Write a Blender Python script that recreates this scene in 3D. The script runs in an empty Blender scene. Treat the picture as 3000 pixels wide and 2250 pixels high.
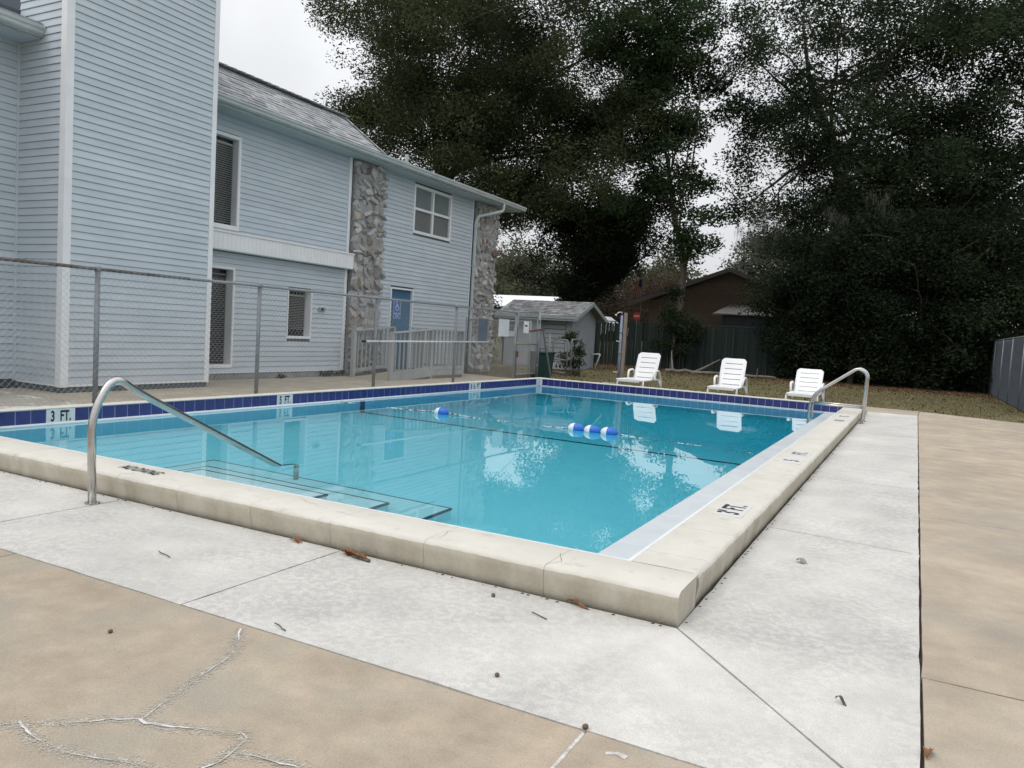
import bpy, bmesh, math, random
import numpy as np
from mathutils import Vector, Matrix
R = math.radians
rnd = random.Random(7)
nrg = np.random.default_rng(11)
S = bpy.context.scene
COL = S.collection

# ------------------------------------------------------------------ camera, sky, sun, exposure
CAM = Vector((0.8137, -3.2341, 1.2236))
YAW, PITCH, ROLL, FPX = R(27.4082), R(-3.8834), R(3.3734), 2270.13
fwd = Vector((-math.sin(YAW) * math.cos(PITCH), math.cos(YAW) * math.cos(PITCH), math.sin(PITCH)))
rgt = Vector((math.cos(YAW), math.sin(YAW), 0))
upv = rgt.cross(fwd)
r2 = rgt * math.cos(ROLL) + upv * math.sin(ROLL)
u2 = -rgt * math.sin(ROLL) + upv * math.cos(ROLL)
cd = bpy.data.cameras.new('camera')
cd.sensor_width = 36.0
cd.lens = FPX / 3000.0 * 36.0
cd.clip_start, cd.clip_end = 0.05, 2000
cam = bpy.data.objects.new('camera', cd)
COL.objects.link(cam)
cam.matrix_world = Matrix(((r2.x, u2.x, -fwd.x, CAM.x), (r2.y, u2.y, -fwd.y, CAM.y), (r2.z, u2.z, -fwd.z, CAM.z), (0, 0, 0, 1)))
S.camera = cam

SUN_EL, SUN_AZ = R(58), R(205)
w = bpy.data.worlds.new('World')
S.world = w
w.use_nodes = True
nt = w.node_tree
nt.nodes.clear()
N = nt.nodes.new
L = nt.links.new
out = N('ShaderNodeOutputWorld')
bg = N('ShaderNodeBackground')
bg.inputs['Strength'].default_value = 0.1
sky = N('ShaderNodeTexSky')
sky.sky_type = 'NISHITA'
sky.sun_disc = False
sky.sun_elevation = SUN_EL
sky.sun_rotation = SUN_AZ
sky.dust_density = 4.0
hs = N('ShaderNodeHueSaturation')
hs.inputs['Saturation'].default_value = 0.55
L(sky.outputs[0], hs.inputs['Color'])
tc = N('ShaderNodeTexCoord')
sx = N('ShaderNodeSeparateXYZ')
L(tc.outputs['Generated'], sx.inputs[0])
# overcast cloud deck: brightness 1 + 2 sin(elevation), with soft lumps of cloud
mx = N('ShaderNodeMath'); mx.operation = 'MAXIMUM'; mx.inputs[1].default_value = 0.0
L(sx.outputs['Z'], mx.inputs[0])
ma = N('ShaderNodeMath'); ma.operation = 'MULTIPLY_ADD'; ma.inputs[1].default_value = 1.15; ma.inputs[2].default_value = 0.72
L(mx.outputs[0], ma.inputs[0])
nz = N('ShaderNodeTexNoise'); nz.inputs['Scale'].default_value = 3.2; nz.inputs['Detail'].default_value = 5.0
L(tc.outputs['Generated'], nz.inputs['Vector'])
mr = N('ShaderNodeMapRange'); mr.inputs['From Min'].default_value = 0.3; mr.inputs['From Max'].default_value = 0.7
mr.inputs['To Min'].default_value = 0.86; mr.inputs['To Max'].default_value = 1.12
L(nz.outputs['Fac'], mr.inputs['Value'])
mm = N('ShaderNodeMath'); mm.operation = 'MULTIPLY'
L(ma.outputs[0], mm.inputs[0]); L(mr.outputs[0], mm.inputs[1])
vm = N('ShaderNodeVectorMath'); vm.operation = 'SCALE'; vm.inputs[0].default_value = (8.7, 8.85, 9.1)
L(mm.outputs[0], vm.inputs['Scale'])
mix = N('ShaderNodeMix'); mix.data_type = 'RGBA'; mix.inputs['Factor'].default_value = 0.88
L(hs.outputs[0], mix.inputs[6]); L(vm.outputs[0], mix.inputs[7])
L(mix.outputs[2], bg.inputs['Color'])
L(bg.outputs[0], out.inputs[0])

sd = bpy.data.lights.new('sun', 'SUN')
sd.energy = 0.8
sd.angle = R(25)
sd.color = (1.0, 0.96, 0.9)
sun = bpy.data.objects.new('sun', sd)
COL.objects.link(sun)
sdir = Vector((math.sin(SUN_AZ) * math.cos(SUN_EL), math.cos(SUN_AZ) * math.cos(SUN_EL), math.sin(SUN_EL)))
sun.rotation_euler = sdir.to_track_quat('Z', 'Y').to_euler()
sun.location = (0, 0, 30)

S.view_settings.view_transform = 'Standard'
S.view_settings.look = 'None'
S.view_settings.exposure = 0.07
S.view_settings.gamma = 1.0
S.view_settings.use_curve_mapping = False
S.render.engine = 'CYCLES'
S.cycles.max_bounces = 10
S.cycles.transmission_bounces = 8
S.cycles.transparent_max_bounces = 8

# ------------------------------------------------------------------ materials
MATS = {}
def mat(name, c1, c2=None, scale=6.0, rough=0.7, metal=0.0, c3=None, scale3=1.0, w3=(0.5, 0.62), bump=0.0, bscale=60.0,
        spec=0.4, stretch=(1, 1, 1), lo=0.35, hi=0.65, objrand=0.0, island=0.0, translucent=0.0, detail=6.0, speck=0):
    m = bpy.data.materials.new(name)
    m.use_nodes = True
    t = m.node_tree
    n = t.nodes; l = t.links
    b = n['Principled BSDF']
    b.inputs['Roughness'].default_value = rough
    b.inputs['Metallic'].default_value = metal
    b.inputs['Specular IOR Level'].default_value = spec
    b.inputs['Base Color'].default_value = (*c1, 1)
    col = None
    if c2 or bump or c3:
        tc = n.new('ShaderNodeTexCoord'); mp = n.new('ShaderNodeMapping')
        mp.inputs['Scale'].default_value = stretch
        l.new(tc.outputs['Object'], mp.inputs[0])
    if c2:
        nz = n.new('ShaderNodeTexNoise'); nz.inputs['Scale'].default_value = scale; nz.inputs['Detail'].default_value = detail
        nz.inputs['Roughness'].default_value = 0.62
        l.new(mp.outputs[0], nz.inputs['Vector'])
        r = n.new('ShaderNodeValToRGB')
        r.color_ramp.elements[0].position = lo; r.color_ramp.elements[0].color = (*c1, 1)
        r.color_ramp.elements[1].position = hi; r.color_ramp.elements[1].color = (*c2, 1)
        l.new(nz.outputs['Fac'], r.inputs[0]); col = r.outputs[0]
    if c3:
        nz = n.new('ShaderNodeTexNoise'); nz.inputs['Scale'].default_value = scale3; nz.inputs['Detail'].default_value = 8
        nz.inputs['Roughness'].default_value = 0.7
        l.new(mp.outputs[0], nz.inputs['Vector'])
        mr = n.new('ShaderNodeMapRange'); mr.inputs['From Min'].default_value = w3[0]; mr.inputs['From Max'].default_value = w3[1]
        l.new(nz.outputs['Fac'], mr.inputs['Value'])
        mx = n.new('ShaderNodeMix'); mx.data_type = 'RGBA'
        l.new(mr.outputs[0], mx.inputs['Factor'])
        if col: l.new(col, mx.inputs[6])
        else: mx.inputs[6].default_value = (*c1, 1)
        mx.inputs[7].default_value = (*c3, 1); col = mx.outputs[2]
    if speck:
        # fine grain and, over it, broad weather stains
        for sc, lo_, hi_ in ((130, 0.88, 1.12), (0.55, 0.86, 1.10), (2.3, 0.92, 1.07)):
            nz = n.new('ShaderNodeTexNoise'); nz.inputs['Scale'].default_value = sc; nz.inputs['Detail'].default_value = 6; nz.inputs['Roughness'].default_value = 0.68
            l.new(mp.outputs[0], nz.inputs['Vector'])
            mr = n.new('ShaderNodeMapRange'); mr.inputs['From Min'].default_value = 0.34; mr.inputs['From Max'].default_value = 0.66
            mr.inputs['To Min'].default_value = lo_; mr.inputs['To Max'].default_value = hi_
            l.new(nz.outputs['Fac'], mr.inputs['Value'])
            h = n.new('ShaderNodeHueSaturation'); l.new(col, h.inputs['Color']); l.new(mr.outputs[0], h.inputs['Value']); col = h.outputs[0]
    if objrand or island:
        if objrand:
            src = n.new('ShaderNodeObjectInfo').outputs['Random']; amt = objrand
        else:
            src = n.new('ShaderNodeNewGeometry').outputs['Random Per Island']; amt = island
        mr = n.new('ShaderNodeMapRange'); mr.inputs['To Min'].default_value = 1 - amt; mr.inputs['To Max'].default_value = 1 + amt
        l.new(src, mr.inputs['Value'])
        h = n.new('ShaderNodeHueSaturation')
        if col: l.new(col, h.inputs['Color'])
        else: h.inputs['Color'].default_value = (*c1, 1)
        l.new(mr.outputs[0], h.inputs['Value']); col = h.outputs[0]
    if col: l.new(col, b.inputs['Base Color'])
    if bump:
        nz = n.new('ShaderNodeTexNoise'); nz.inputs['Scale'].default_value = bscale; nz.inputs['Detail'].default_value = 4
        l.new(mp.outputs[0], nz.inputs['Vector'])
        bp = n.new('ShaderNodeBump'); bp.inputs['Strength'].default_value = bump; bp.inputs['Distance'].default_value = 0.01
        l.new(nz.outputs['Fac'], bp.inputs['Height']); l.new(bp.outputs[0], b.inputs['Normal'])
    if translucent:
        tr = n.new('ShaderNodeBsdfTranslucent'); ms = n.new('ShaderNodeMixShader'); ms.inputs[0].default_value = translucent
        if col: l.new(col, tr.inputs['Color'])
        else: tr.inputs['Color'].default_value = (*c1, 1)
        o = n['Material Output']
        l.new(b.outputs[0], ms.inputs[1]); l.new(tr.outputs[0], ms.inputs[2]); l.new(ms.outputs[0], o.inputs['Surface'])
    MATS[name] = m
    return m
M = MATS
mat('siding', (0.465, 0.525, 0.575), (0.52, 0.58, 0.63), 1.3, 0.45, objrand=0.045, c3=(0.42, 0.47, 0.51), scale3=3.0, w3=(0.56, 0.85), stretch=(1, 1, 3), bump=0.05, bscale=90)
mat('sheathing_lap_shade', (0.10, 0.12, 0.14), rough=0.9)  # wall colour kept dark so lap shadow lines show between boards
mat('white_trim', (0.80, 0.81, 0.83), (0.73, 0.74, 0.76), 3.0, 0.4, bump=0.03)
mat('gutter', (0.46, 0.51, 0.515), (0.38, 0.425, 0.43), 2.5, 0.4, stretch=(1, 1, 4))
mat('soffit', (0.42, 0.50, 0.55), rough=0.6)
mat('shingle', (0.29, 0.302, 0.315), (0.41, 0.425, 0.44), 9.0, 0.95, island=0.25, bump=0.4, bscale=150)
mat('shingle_shed', (0.15, 0.155, 0.16), (0.26, 0.265, 0.27), 7.0, 0.95, island=0.4, c3=(0.14, 0.07, 0.035), scale3=0.9, w3=(0.62, 0.66))
mat('stone', (0.30, 0.295, 0.29), (0.48, 0.465, 0.45), 7.0, 0.9, objrand=0.3, bump=0.5, bscale=40, c3=(0.15, 0.14, 0.14), scale3=11, w3=(0.55, 0.7))
mat('stone_tan', (0.28, 0.245, 0.205), (0.41, 0.37, 0.32), 7.0, 0.9, objrand=0.3, bump=0.5, bscale=40)
mat('stone_red', (0.17, 0.12, 0.105), (0.26, 0.19, 0.165), 7.0, 0.9, objrand=0.3, bump=0.5, bscale=40)
mat('mortar', (0.27, 0.27, 0.275), (0.36, 0.36, 0.36), 12.0, 0.95, bump=0.6, bscale=30)
mat('glass_dark', (0.02, 0.022, 0.025), rough=0.06, spec=0.5)
mat('blind', (0.34, 0.345, 0.33), (0.28, 0.28, 0.27), 2.0, 0.5)
mat('blind_dim', (0.22, 0.225, 0.21), (0.16, 0.165, 0.16), 2.0, 0.6)
mat('screen_glass', (0.20, 0.235, 0.24), (0.16, 0.19, 0.19), 1.2, 0.25, spec=0.5)
mat('screen_mesh', (0.16, 0.17, 0.165), (0.13, 0.14, 0.135), 1.5, 0.7)
mat('door_blue', (0.05, 0.13, 0.22), (0.065, 0.155, 0.25), 2.0, 0.45)
mat('sign_blue', (0.06, 0.16, 0.44), rough=0.4)
mat('sign_white', (0.75, 0.76, 0.78), (0.68, 0.69, 0.70), 6.0, 0.5)
mat('sign_grey', (0.10, 0.12, 0.15), (0.14, 0.16, 0.19), 5, 0.5)
mat('sign_teal', (0.06, 0.22, 0.30), rough=0.5)
mat('black_print', (0.02, 0.022, 0.035), rough=0.5)
mat('coping_mark', (0.60, 0.60, 0.58), (0.55, 0.545, 0.52), 20.0, 0.7)
mat('faded_print', (0.10, 0.11, 0.14), (0.45, 0.45, 0.45), 60.0, 0.7, lo=0.45, hi=0.75)
mat('concrete_old', (0.33, 0.29, 0.225), (0.44, 0.385, 0.30), 2.5, 0.9, c3=(0.30, 0.28, 0.25), scale3=1.2, w3=(0.5, 0.75), bump=0.25, bscale=120)
mat('concrete_peel', (0.30, 0.28, 0.24), (0.40, 0.375, 0.32), 2.0, 0.9, c3=(0.62, 0.62, 0.60), scale3=2.2, w3=(0.53, 0.56), bump=0.2, bscale=100, stretch=(1, 0.5, 1))
mat('foundation', (0.17, 0.19, 0.19), (0.30, 0.31, 0.30), 3.0, 0.9, bump=0.2)
mat('deck_white', (0.465, 0.452, 0.425), (0.55, 0.537, 0.505), 26.0, 0.85, speck=2, c3=(0.56, 0.545, 0.51), scale3=0.9, w3=(0.42, 0.62), bump=0.25, bscale=140, lo=0.46, hi=0.56)
mat('deck_tan', (0.365, 0.30, 0.23), (0.46, 0.385, 0.295), 5.0, 0.9, c3=(0.325, 0.295, 0.24), scale3=1.1, w3=(0.46, 0.60), bump=0.5, bscale=170, speck=1)
mat('deck_tan_right', (0.375, 0.31, 0.24), (0.465, 0.39, 0.30), 3.0, 0.9, c3=(0.345, 0.31, 0.255), scale3=0.9, w3=(0.47, 0.64), bump=0.45, bscale=150, speck=1)
mat('grout_dirt', (0.045, 0.035, 0.03), (0.11, 0.085, 0.065), 20.0, 1.0)
mat('crack_dark', (0.16, 0.145, 0.12), (0.30, 0.28, 0.24), 30.0, 0.95)
mat('crack_filler', (0.62, 0.62, 0.62), (0.40, 0.37, 0.32), 26.0, 0.9, lo=0.42, hi=0.6)
mat('crack_halo', (0.40, 0.37, 0.31), (0.55, 0.53, 0.49), 40.0, 0.95, lo=0.45, hi=0.7)
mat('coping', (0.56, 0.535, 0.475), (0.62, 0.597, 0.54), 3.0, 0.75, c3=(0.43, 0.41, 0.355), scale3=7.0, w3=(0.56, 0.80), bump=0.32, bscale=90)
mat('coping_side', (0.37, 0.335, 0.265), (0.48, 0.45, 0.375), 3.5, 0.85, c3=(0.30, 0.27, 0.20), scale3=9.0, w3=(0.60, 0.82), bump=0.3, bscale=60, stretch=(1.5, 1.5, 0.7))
mat('tile_blue', (0.022, 0.027, 0.13), (0.036, 0.044, 0.205), 9.0, 0.18, objrand=0.12, spec=0.5)
mat('tile_far', (0.024, 0.024, 0.125), (0.034, 0.034, 0.17), 9.0, 0.18, objrand=0.12, spec=0.5)
mat('tile_white', (0.66, 0.68, 0.68), (0.58, 0.60, 0.60), 14.0, 0.25)
mat('grout', (0.52, 0.55, 0.60), rough=0.9)
mat('ledge', (0.60, 0.645, 0.665), (0.53, 0.575, 0.60), 3.0, 0.35, c3=(0.45, 0.50, 0.52), scale3=5, w3=(0.6, 0.85))
mat('lip_white', (0.78, 0.80, 0.82), (0.70, 0.72, 0.74), 9.0, 0.35)
mat('plaster', (0.50, 0.85, 0.92), (0.56, 0.88, 0.94), 2.2, 0.8, bump=0.1, bscale=20)
mat('step_plaster', (0.64, 0.84, 0.87), (0.70, 0.87, 0.90), 2.2, 0.8)
mat('nosing', (0.02, 0.022, 0.04), (0.04, 0.042, 0.06), 9.0, 0.4)
mat('steel', (0.58, 0.57, 0.55), (0.47, 0.45, 0.43), 2.0, 0.22, metal=1.0, stretch=(1, 1, 4))
mat('galvanised', (0.20, 0.215, 0.235), (0.27, 0.285, 0.30), 5.0, 0.55, metal=0.35)
mat('galv_wire', (0.33, 0.335, 0.33), (0.42, 0.42, 0.41), 4.0, 0.6, metal=0.3)
mat('rail_rust', (0.12, 0.085, 0.07), (0.22, 0.22, 0.225), 1.6, 0.7, metal=0.2, lo=0.4, hi=0.55)
mat('rust', (0.12, 0.05, 0.03), (0.17, 0.08, 0.05), 12.0, 0.85)
mat('wood_grey', (0.31, 0.325, 0.33), (0.39, 0.405, 0.41), 5.0, 0.85, stretch=(1, 1, 0.2))
mat('wood_brown', (0.22, 0.145, 0.095), (0.32, 0.23, 0.16), 8.0, 0.85, stretch=(3, 3, 0.3))
mat('wood_post', (0.20, 0.165, 0.135), (0.28, 0.235, 0.20), 8.0, 0.85, stretch=(3, 3, 0.3))
mat('pipe_blue', (0.15, 0.19, 0.30), (0.26, 0.29, 0.34), 14.0, 0.45)
mat('pole_white', (0.66, 0.67, 0.67), (0.58, 0.59, 0.59), 8.0, 0.35)
mat('yellow', (0.55, 0.40, 0.04), rough=0.5)
mat('shed_paint', (0.25, 0.28, 0.31), (0.29, 0.32, 0.35), 2.0, 0.75, stretch=(6, 6, 0.4))
mat('shed_light', (0.26, 0.29, 0.31), (0.30, 0.33, 0.35), 2.0, 0.7)
mat('bin_green', (0.008, 0.038, 0.037), (0.011, 0.05, 0.047), 5.0, 0.5)
mat('plastic_white', (0.80, 0.81, 0.82), (0.76, 0.77, 0.78), 3.0, 0.38)
mat('plastic_old', (0.46, 0.42, 0.36), (0.56, 0.53, 0.48), 6.0, 0.5)
mat('slat_green', (0.009, 0.021, 0.018), (0.012, 0.026, 0.023), 3.0, 0.75, objrand=0.1)
mat('brown_siding', (0.15, 0.108, 0.08), (0.175, 0.126, 0.095), 3.0, 0.8, objrand=0.08)
mat('house_roof', (0.17, 0.165, 0.165), (0.24, 0.235, 0.235), 5.0, 0.9)
mat('house_trim', (0.19, 0.18, 0.18), rough=0.8)
mat('tin', (0.26, 0.25, 0.25), (0.36, 0.345, 0.33), 4.0, 0.55, metal=0.2, c3=(0.20, 0.13, 0.09), scale3=3.0, w3=(0.6, 0.75))
mat('board_grey', (0.045, 0.052, 0.06), (0.065, 0.07, 0.075), 4.0, 0.9)
mat('white_metal_roof', (0.78, 0.80, 0.82), rough=0.5)
mat('flag_red', (0.36, 0.05, 0.06), rough=0.8)
mat('flag_white', (0.6, 0.6, 0.62), rough=0.8)
mat('flag_blue', (0.03, 0.04, 0.14), rough=0.8)
mat('stop_red', (0.40, 0.03, 0.03), rough=0.5)
mat('car_paint', (0.72, 0.74, 0.76), rough=0.25, spec=0.5)
mat('tyre', (0.02, 0.02, 0.02), rough=0.9)
mat('bark', (0.055, 0.045, 0.038), (0.10, 0.085, 0.07), 3.0, 0.95, stretch=(6, 6, 1), bump=0.6, bscale=12)
mat('bark_pale', (0.115, 0.095, 0.08), (0.17, 0.145, 0.12), 3.0, 0.95, stretch=(6, 6, 1), bump=0.5, bscale=12)
mat('deadwood', (0.13, 0.115, 0.10), (0.20, 0.18, 0.16), 6.0, 0.95)
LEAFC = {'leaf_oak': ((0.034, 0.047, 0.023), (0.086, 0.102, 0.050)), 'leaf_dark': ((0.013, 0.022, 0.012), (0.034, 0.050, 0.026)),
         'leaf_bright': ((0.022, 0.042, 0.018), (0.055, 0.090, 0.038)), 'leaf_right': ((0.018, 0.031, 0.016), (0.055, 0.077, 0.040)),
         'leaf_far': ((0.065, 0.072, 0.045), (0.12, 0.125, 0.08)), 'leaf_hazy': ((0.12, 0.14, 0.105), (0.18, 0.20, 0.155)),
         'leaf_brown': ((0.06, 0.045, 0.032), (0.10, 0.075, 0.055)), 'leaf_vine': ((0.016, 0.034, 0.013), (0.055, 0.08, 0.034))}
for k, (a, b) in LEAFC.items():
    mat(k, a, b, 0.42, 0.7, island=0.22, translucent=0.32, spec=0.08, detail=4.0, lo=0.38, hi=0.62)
mat('moss', (0.07, 0.075, 0.06), (0.11, 0.115, 0.095), 3, 0.9, island=0.3)
mat('grass_ground', (0.105, 0.10, 0.04), (0.145, 0.125, 0.062), 0.9, 1.0, c3=(0.10, 0.065, 0.042), scale3=0.35, w3=(0.5, 0.66), bump=0.5, bscale=30)
mat('blade', (0.135, 0.125, 0.05), (0.19, 0.16, 0.085), 0.8, 0.9, island=0.35)
mat('litter', (0.10, 0.05, 0.028), (0.17, 0.095, 0.05), 3.0, 0.95, island=0.5)
mat('leaf_fallen', (0.16, 0.065, 0.025), (0.24, 0.12, 0.05), 30, 0.8)
mat('acorn', (0.10, 0.065, 0.05), (0.16, 0.11, 0.085), 40, 0.6)
mat('twig', (0.07, 0.06, 0.05), (0.12, 0.105, 0.09), 30, 0.9)
mat('pebble', (0.22, 0.21, 0.18), (0.30, 0.28, 0.25), 30, 0.9)
mat('float_blue', (0.02, 0.13, 0.52), rough=0.35)
mat('float_white', (0.75, 0.77, 0.78), rough=0.4)
mat('rope', (0.62, 0.64, 0.66), (0.05, 0.06, 0.09), 26.0, 0.8, lo=0.49, hi=0.52)
mat('metal_box', (0.30, 0.33, 0.35), rough=0.5)

def water_material():
    m = bpy.data.materials.new('pool_water')
    m.use_nodes = True
    t = m.node_tree; n = t.nodes; l = t.links
    n.clear()
    o = n.new('ShaderNodeOutputMaterial')
    g = n.new('ShaderNodeBsdfGlass')
    g.inputs['IOR'].default_value = 1.333
    g.inputs['Roughness'].default_value = 0.0
    tc = n.new('ShaderNodeTexCoord')
    nz = n.new('ShaderNodeTexNoise'); nz.inputs['Scale'].default_value = 1.6; nz.inputs['Detail'].default_value = 2
    l.new(tc.outputs['Object'], nz.inputs['Vector'])
    bp = n.new('ShaderNodeBump'); bp.inputs['Strength'].default_value = 0.006; bp.inputs['Distance'].default_value = 0.1
    l.new(nz.outputs['Fac'], bp.inputs['Height']); l.new(bp.outputs[0], g.inputs['Normal'])
    ab = n.new('ShaderNodeVolumeAbsorption')
    ab.inputs['Color'].default_value = (0.0, 0.83, 0.92, 1)
    ab.inputs['Density'].default_value = 0.35
    l.new(g.outputs[0], o.inputs['Surface']); l.new(ab.outputs[0], o.inputs['Volume'])
    M['water'] = m
water_material()

# ------------------------------------------------------------------ mesh helpers
def link(name, me, m=None, parent=None, smooth=False):
    o = bpy.data.objects.new(name, me)
    COL.objects.link(o)
    if m is not None and not me.materials:
        me.materials.append(m if not isinstance(m, str) else M[m])
    if parent is not None:
        o.parent = parent
    if smooth:
        me.polygons.foreach_set('use_smooth', [True] * len(me.polygons))
    return o
def rootloc(p):
    while p is not None and p.parent is not None:
        p = p.parent
    return Vector(p.location) if p is not None else Vector((0, 0, 0))
def tag(o, label=None, cat=None, group=None, kind=None):
    if label: o['label'] = label
    if cat: o['category'] = cat
    if group: o['group'] = group
    if kind: o['kind'] = kind
    return o
def empty(name, loc, label=None, cat=None, group=None):
    o = bpy.data.objects.new(name, None)
    COL.objects.link(o)
    o.location = loc
    o.empty_display_size = 0.2
    return tag(o, label, cat, group)
class MB:
    def __init__(s):
        s.v = []; s.f = []; s.mi = []
    def add(s, vs, fs, mi=0):
        k = len(s.v)
        s.v += [tuple(v) for v in vs]
        s.f += [tuple(i + k for i in f) for f in fs]
        s.mi += [mi] * len(fs)
        return s
    def box(s, x0, x1, y0, y1, z0, z1, mi=0):
        return s.add([(x0, y0, z0), (x1, y0, z0), (x1, y1, z0), (x0, y1, z0), (x0, y0, z1), (x1, y0, z1), (x1, y1, z1), (x0, y1, z1)],
                     [(3, 2, 1, 0), (4, 5, 6, 7), (0, 1, 5, 4), (1, 2, 6, 5), (2, 3, 7, 6), (3, 0, 4, 7)], mi)
    def bar(s, a, b, wx, wy, mi=0):
        a = Vector(a); b = Vector(b); d = (b - a).normalized()
        h = Vector((0, 0, 1)) if abs(d.z) < 0.95 else Vector((0, 1, 0))
        u = d.cross(h).normalized() * wx / 2; v = u.cross(d).normalized() * wy / 2
        vs = [a - u - v, a + u - v, a + u + v, a - u + v, b - u - v, b + u - v, b + u + v, b - u + v]
        return s.add(vs, [(3, 2, 1, 0), (4, 5, 6, 7), (0, 1, 5, 4), (1, 2, 6, 5), (2, 3, 7, 6), (3, 0, 4, 7)], mi)
    def tube(s, pts, r, n=8, mi=0, caps=True):
        pts = [Vector(p) for p in pts]
        rs = r if isinstance(r, (list, tuple)) else [r] * len(pts)
        k = len(s.v); pu = None
        for i, p in enumerate(pts):
            d = (pts[min(i + 1, len(pts) - 1)] - pts[max(i - 1, 0)]).normalized()
            if pu is None:
                h = Vector((0, 0, 1)) if abs(d.z) < 0.9 else Vector((1, 0, 0))
                pu = d.cross(h).normalized()
            else:
                pu = (pu - d * pu.dot(d)).normalized()
            pv = d.cross(pu)
            for j in range(n):
                a = 2 * math.pi * j / n
                s.v.append(tuple(p + (pu * math.cos(a) + pv * math.sin(a)) * rs[i]))
        for i in range(len(pts) - 1):
            for j in range(n):
                a = k + i * n + j; b = k + i * n + (j + 1) % n
                s.f.append((a, b, b + n, a + n)); s.mi.append(mi)
        if caps:
            s.f.append(tuple(k + j for j in range(n))[::-1]); s.mi.append(mi)
            s.f.append(tuple(k + (len(pts) - 1) * n + j for j in range(n))); s.mi.append(mi)
        return s
    def prism(s, poly, a, b, mi=0):
        """poly: list of points for end a (3D); b: offset vector"""
        n = len(poly); b = Vector(b)
        vs = [Vector(p) for p in poly] + [Vector(p) + b for p in poly]
        fs = [tuple(range(n))[::-1], tuple(range(n, 2 * n))] + [(i, (i + 1) % n, n + (i + 1) % n, n + i) for i in range(n)]
        return s.add(vs, fs, mi)
    def build(s, name, m, parent=None, smooth=False, mats=None):
        o = rootloc(parent)
        me = bpy.data.meshes.new(name)
        me.from_pydata([(v[0] - o.x, v[1] - o.y, v[2] - o.z) for v in s.v], [], s.f)
        for q in (mats or [m]): me.materials.append(M[q])
        if mats: me.polygons.foreach_set('material_index', s.mi)
        ob = link(name, me, None, parent, smooth)
        return ob
def B(name, m, parent, *dims):
    return MB().box(*dims).build(name, m, parent)
def recalc(o):
    bm = bmesh.new(); bm.from_mesh(o.data); bmesh.ops.recalc_face_normals(bm, faces=bm.faces); bm.to_mesh(o.data); bm.free()
    return o
def bevel(o, wd, seg=2, ang=30):
    md = o.modifiers.new('bevel', 'BEVEL'); md.width = wd; md.segments = seg; md.limit_method = 'ANGLE'; md.angle_limit = R(ang)
    return o
def copy_tree(o, parent=None):
    c = o.copy(); COL.objects.link(c); c.parent = parent
    for ch in list(o.children):
        copy_tree(ch, c)
    return c
def arc(c, r, a0, a1, n, ax, ay):
    ax = Vector(ax); ay = Vector(ay); c = Vector(c)
    return [c + ax * (r * math.cos(a0 + (a1 - a0) * i / n)) + ay * (r * math.sin(a0 + (a1 - a0) * i / n)) for i in range(n + 1)]
def fillet(pts, r, n=5):
    pts = [Vector(p) for p in pts]; o = [pts[0]]
    for i in range(1, len(pts) - 1):
        a = (pts[i - 1] - pts[i]); b = (pts[i + 1] - pts[i])
        rr = r[i] if isinstance(r, dict) else r
        d = min(rr, a.length * 0.48, b.length * 0.48)
        p0 = pts[i] + a.normalized() * d; p2 = pts[i] + b.normalized() * d
        for k in range(n + 1):
            t = k / n
            o.append(p0 * (1 - t) ** 2 + pts[i] * 2 * t * (1 - t) + p2 * t * t)
    o.append(pts[-1])
    return o
def text(name, s, size, origin, xdir, ydir, m, parent, sx=0.8, bold=0.015, z=0.002):
    cu = bpy.data.curves.new(name, 'FONT'); cu.body = s; cu.size = size; cu.offset = bold * size
    cu.align_x = 'CENTER'; cu.align_y = 'CENTER'; cu.resolution_u = 3
    t = bpy.data.objects.new(name + '_c', cu); COL.objects.link(t)
    dg = bpy.context.evaluated_depsgraph_get(); dg.update()
    me = bpy.data.meshes.new_from_object(t.evaluated_get(dg))
    bpy.data.objects.remove(t)
    x = Vector(xdir).normalized(); y = Vector(ydir).normalized(); n = x.cross(y)
    o = Vector(origin) + n * z - rootloc(parent)
    for v in me.vertices:
        v.co = o + x * (v.co.x * sx) + y * v.co.y
    me.materials.clear(); me.materials.append(M[m])
    me.name = name
    return link(name, me, None, parent)

# ------------------------------------------------------------------ terrain
def ground_z(x, y):
    z = -0.05
    if y > 31: z += min((y - 31) / 14.0, 1.0) * 1.1
    return z
def build_ground():
    xs = [-400, -200, -100, -60, -40, -30, -22, -16, -12, -9, -7.6, 0.0, 0.9, 3, 6, 10, 16, 25, 40, 80, 200, 400]
    ys = [-400, -100, -40, -15, -6, -1.0, 0.02, 13.7, 14.5, 16, 18, 21, 25, 30, 31, 33, 36, 40, 45, 55, 80, 150, 400]
    vs = [(x, y, ground_z(x, y)) for y in ys for x in xs]
    fs = []
    nx = len(xs)
    for j in range(len(ys) - 1):
        for i in range(nx - 1):
            if -7.6 <= xs[i] and xs[i + 1] <= 0.0 and 0.02 <= ys[j] and ys[j + 1] <= 13.7: continue
            fs.append((j * nx + i, j * nx + i + 1, (j + 1) * nx + i + 1, (j + 1) * nx + i))
    o = MB().add(vs, fs).build('ground', 'grass_ground')
    tag(o, kind='structure')
build_ground()

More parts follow.
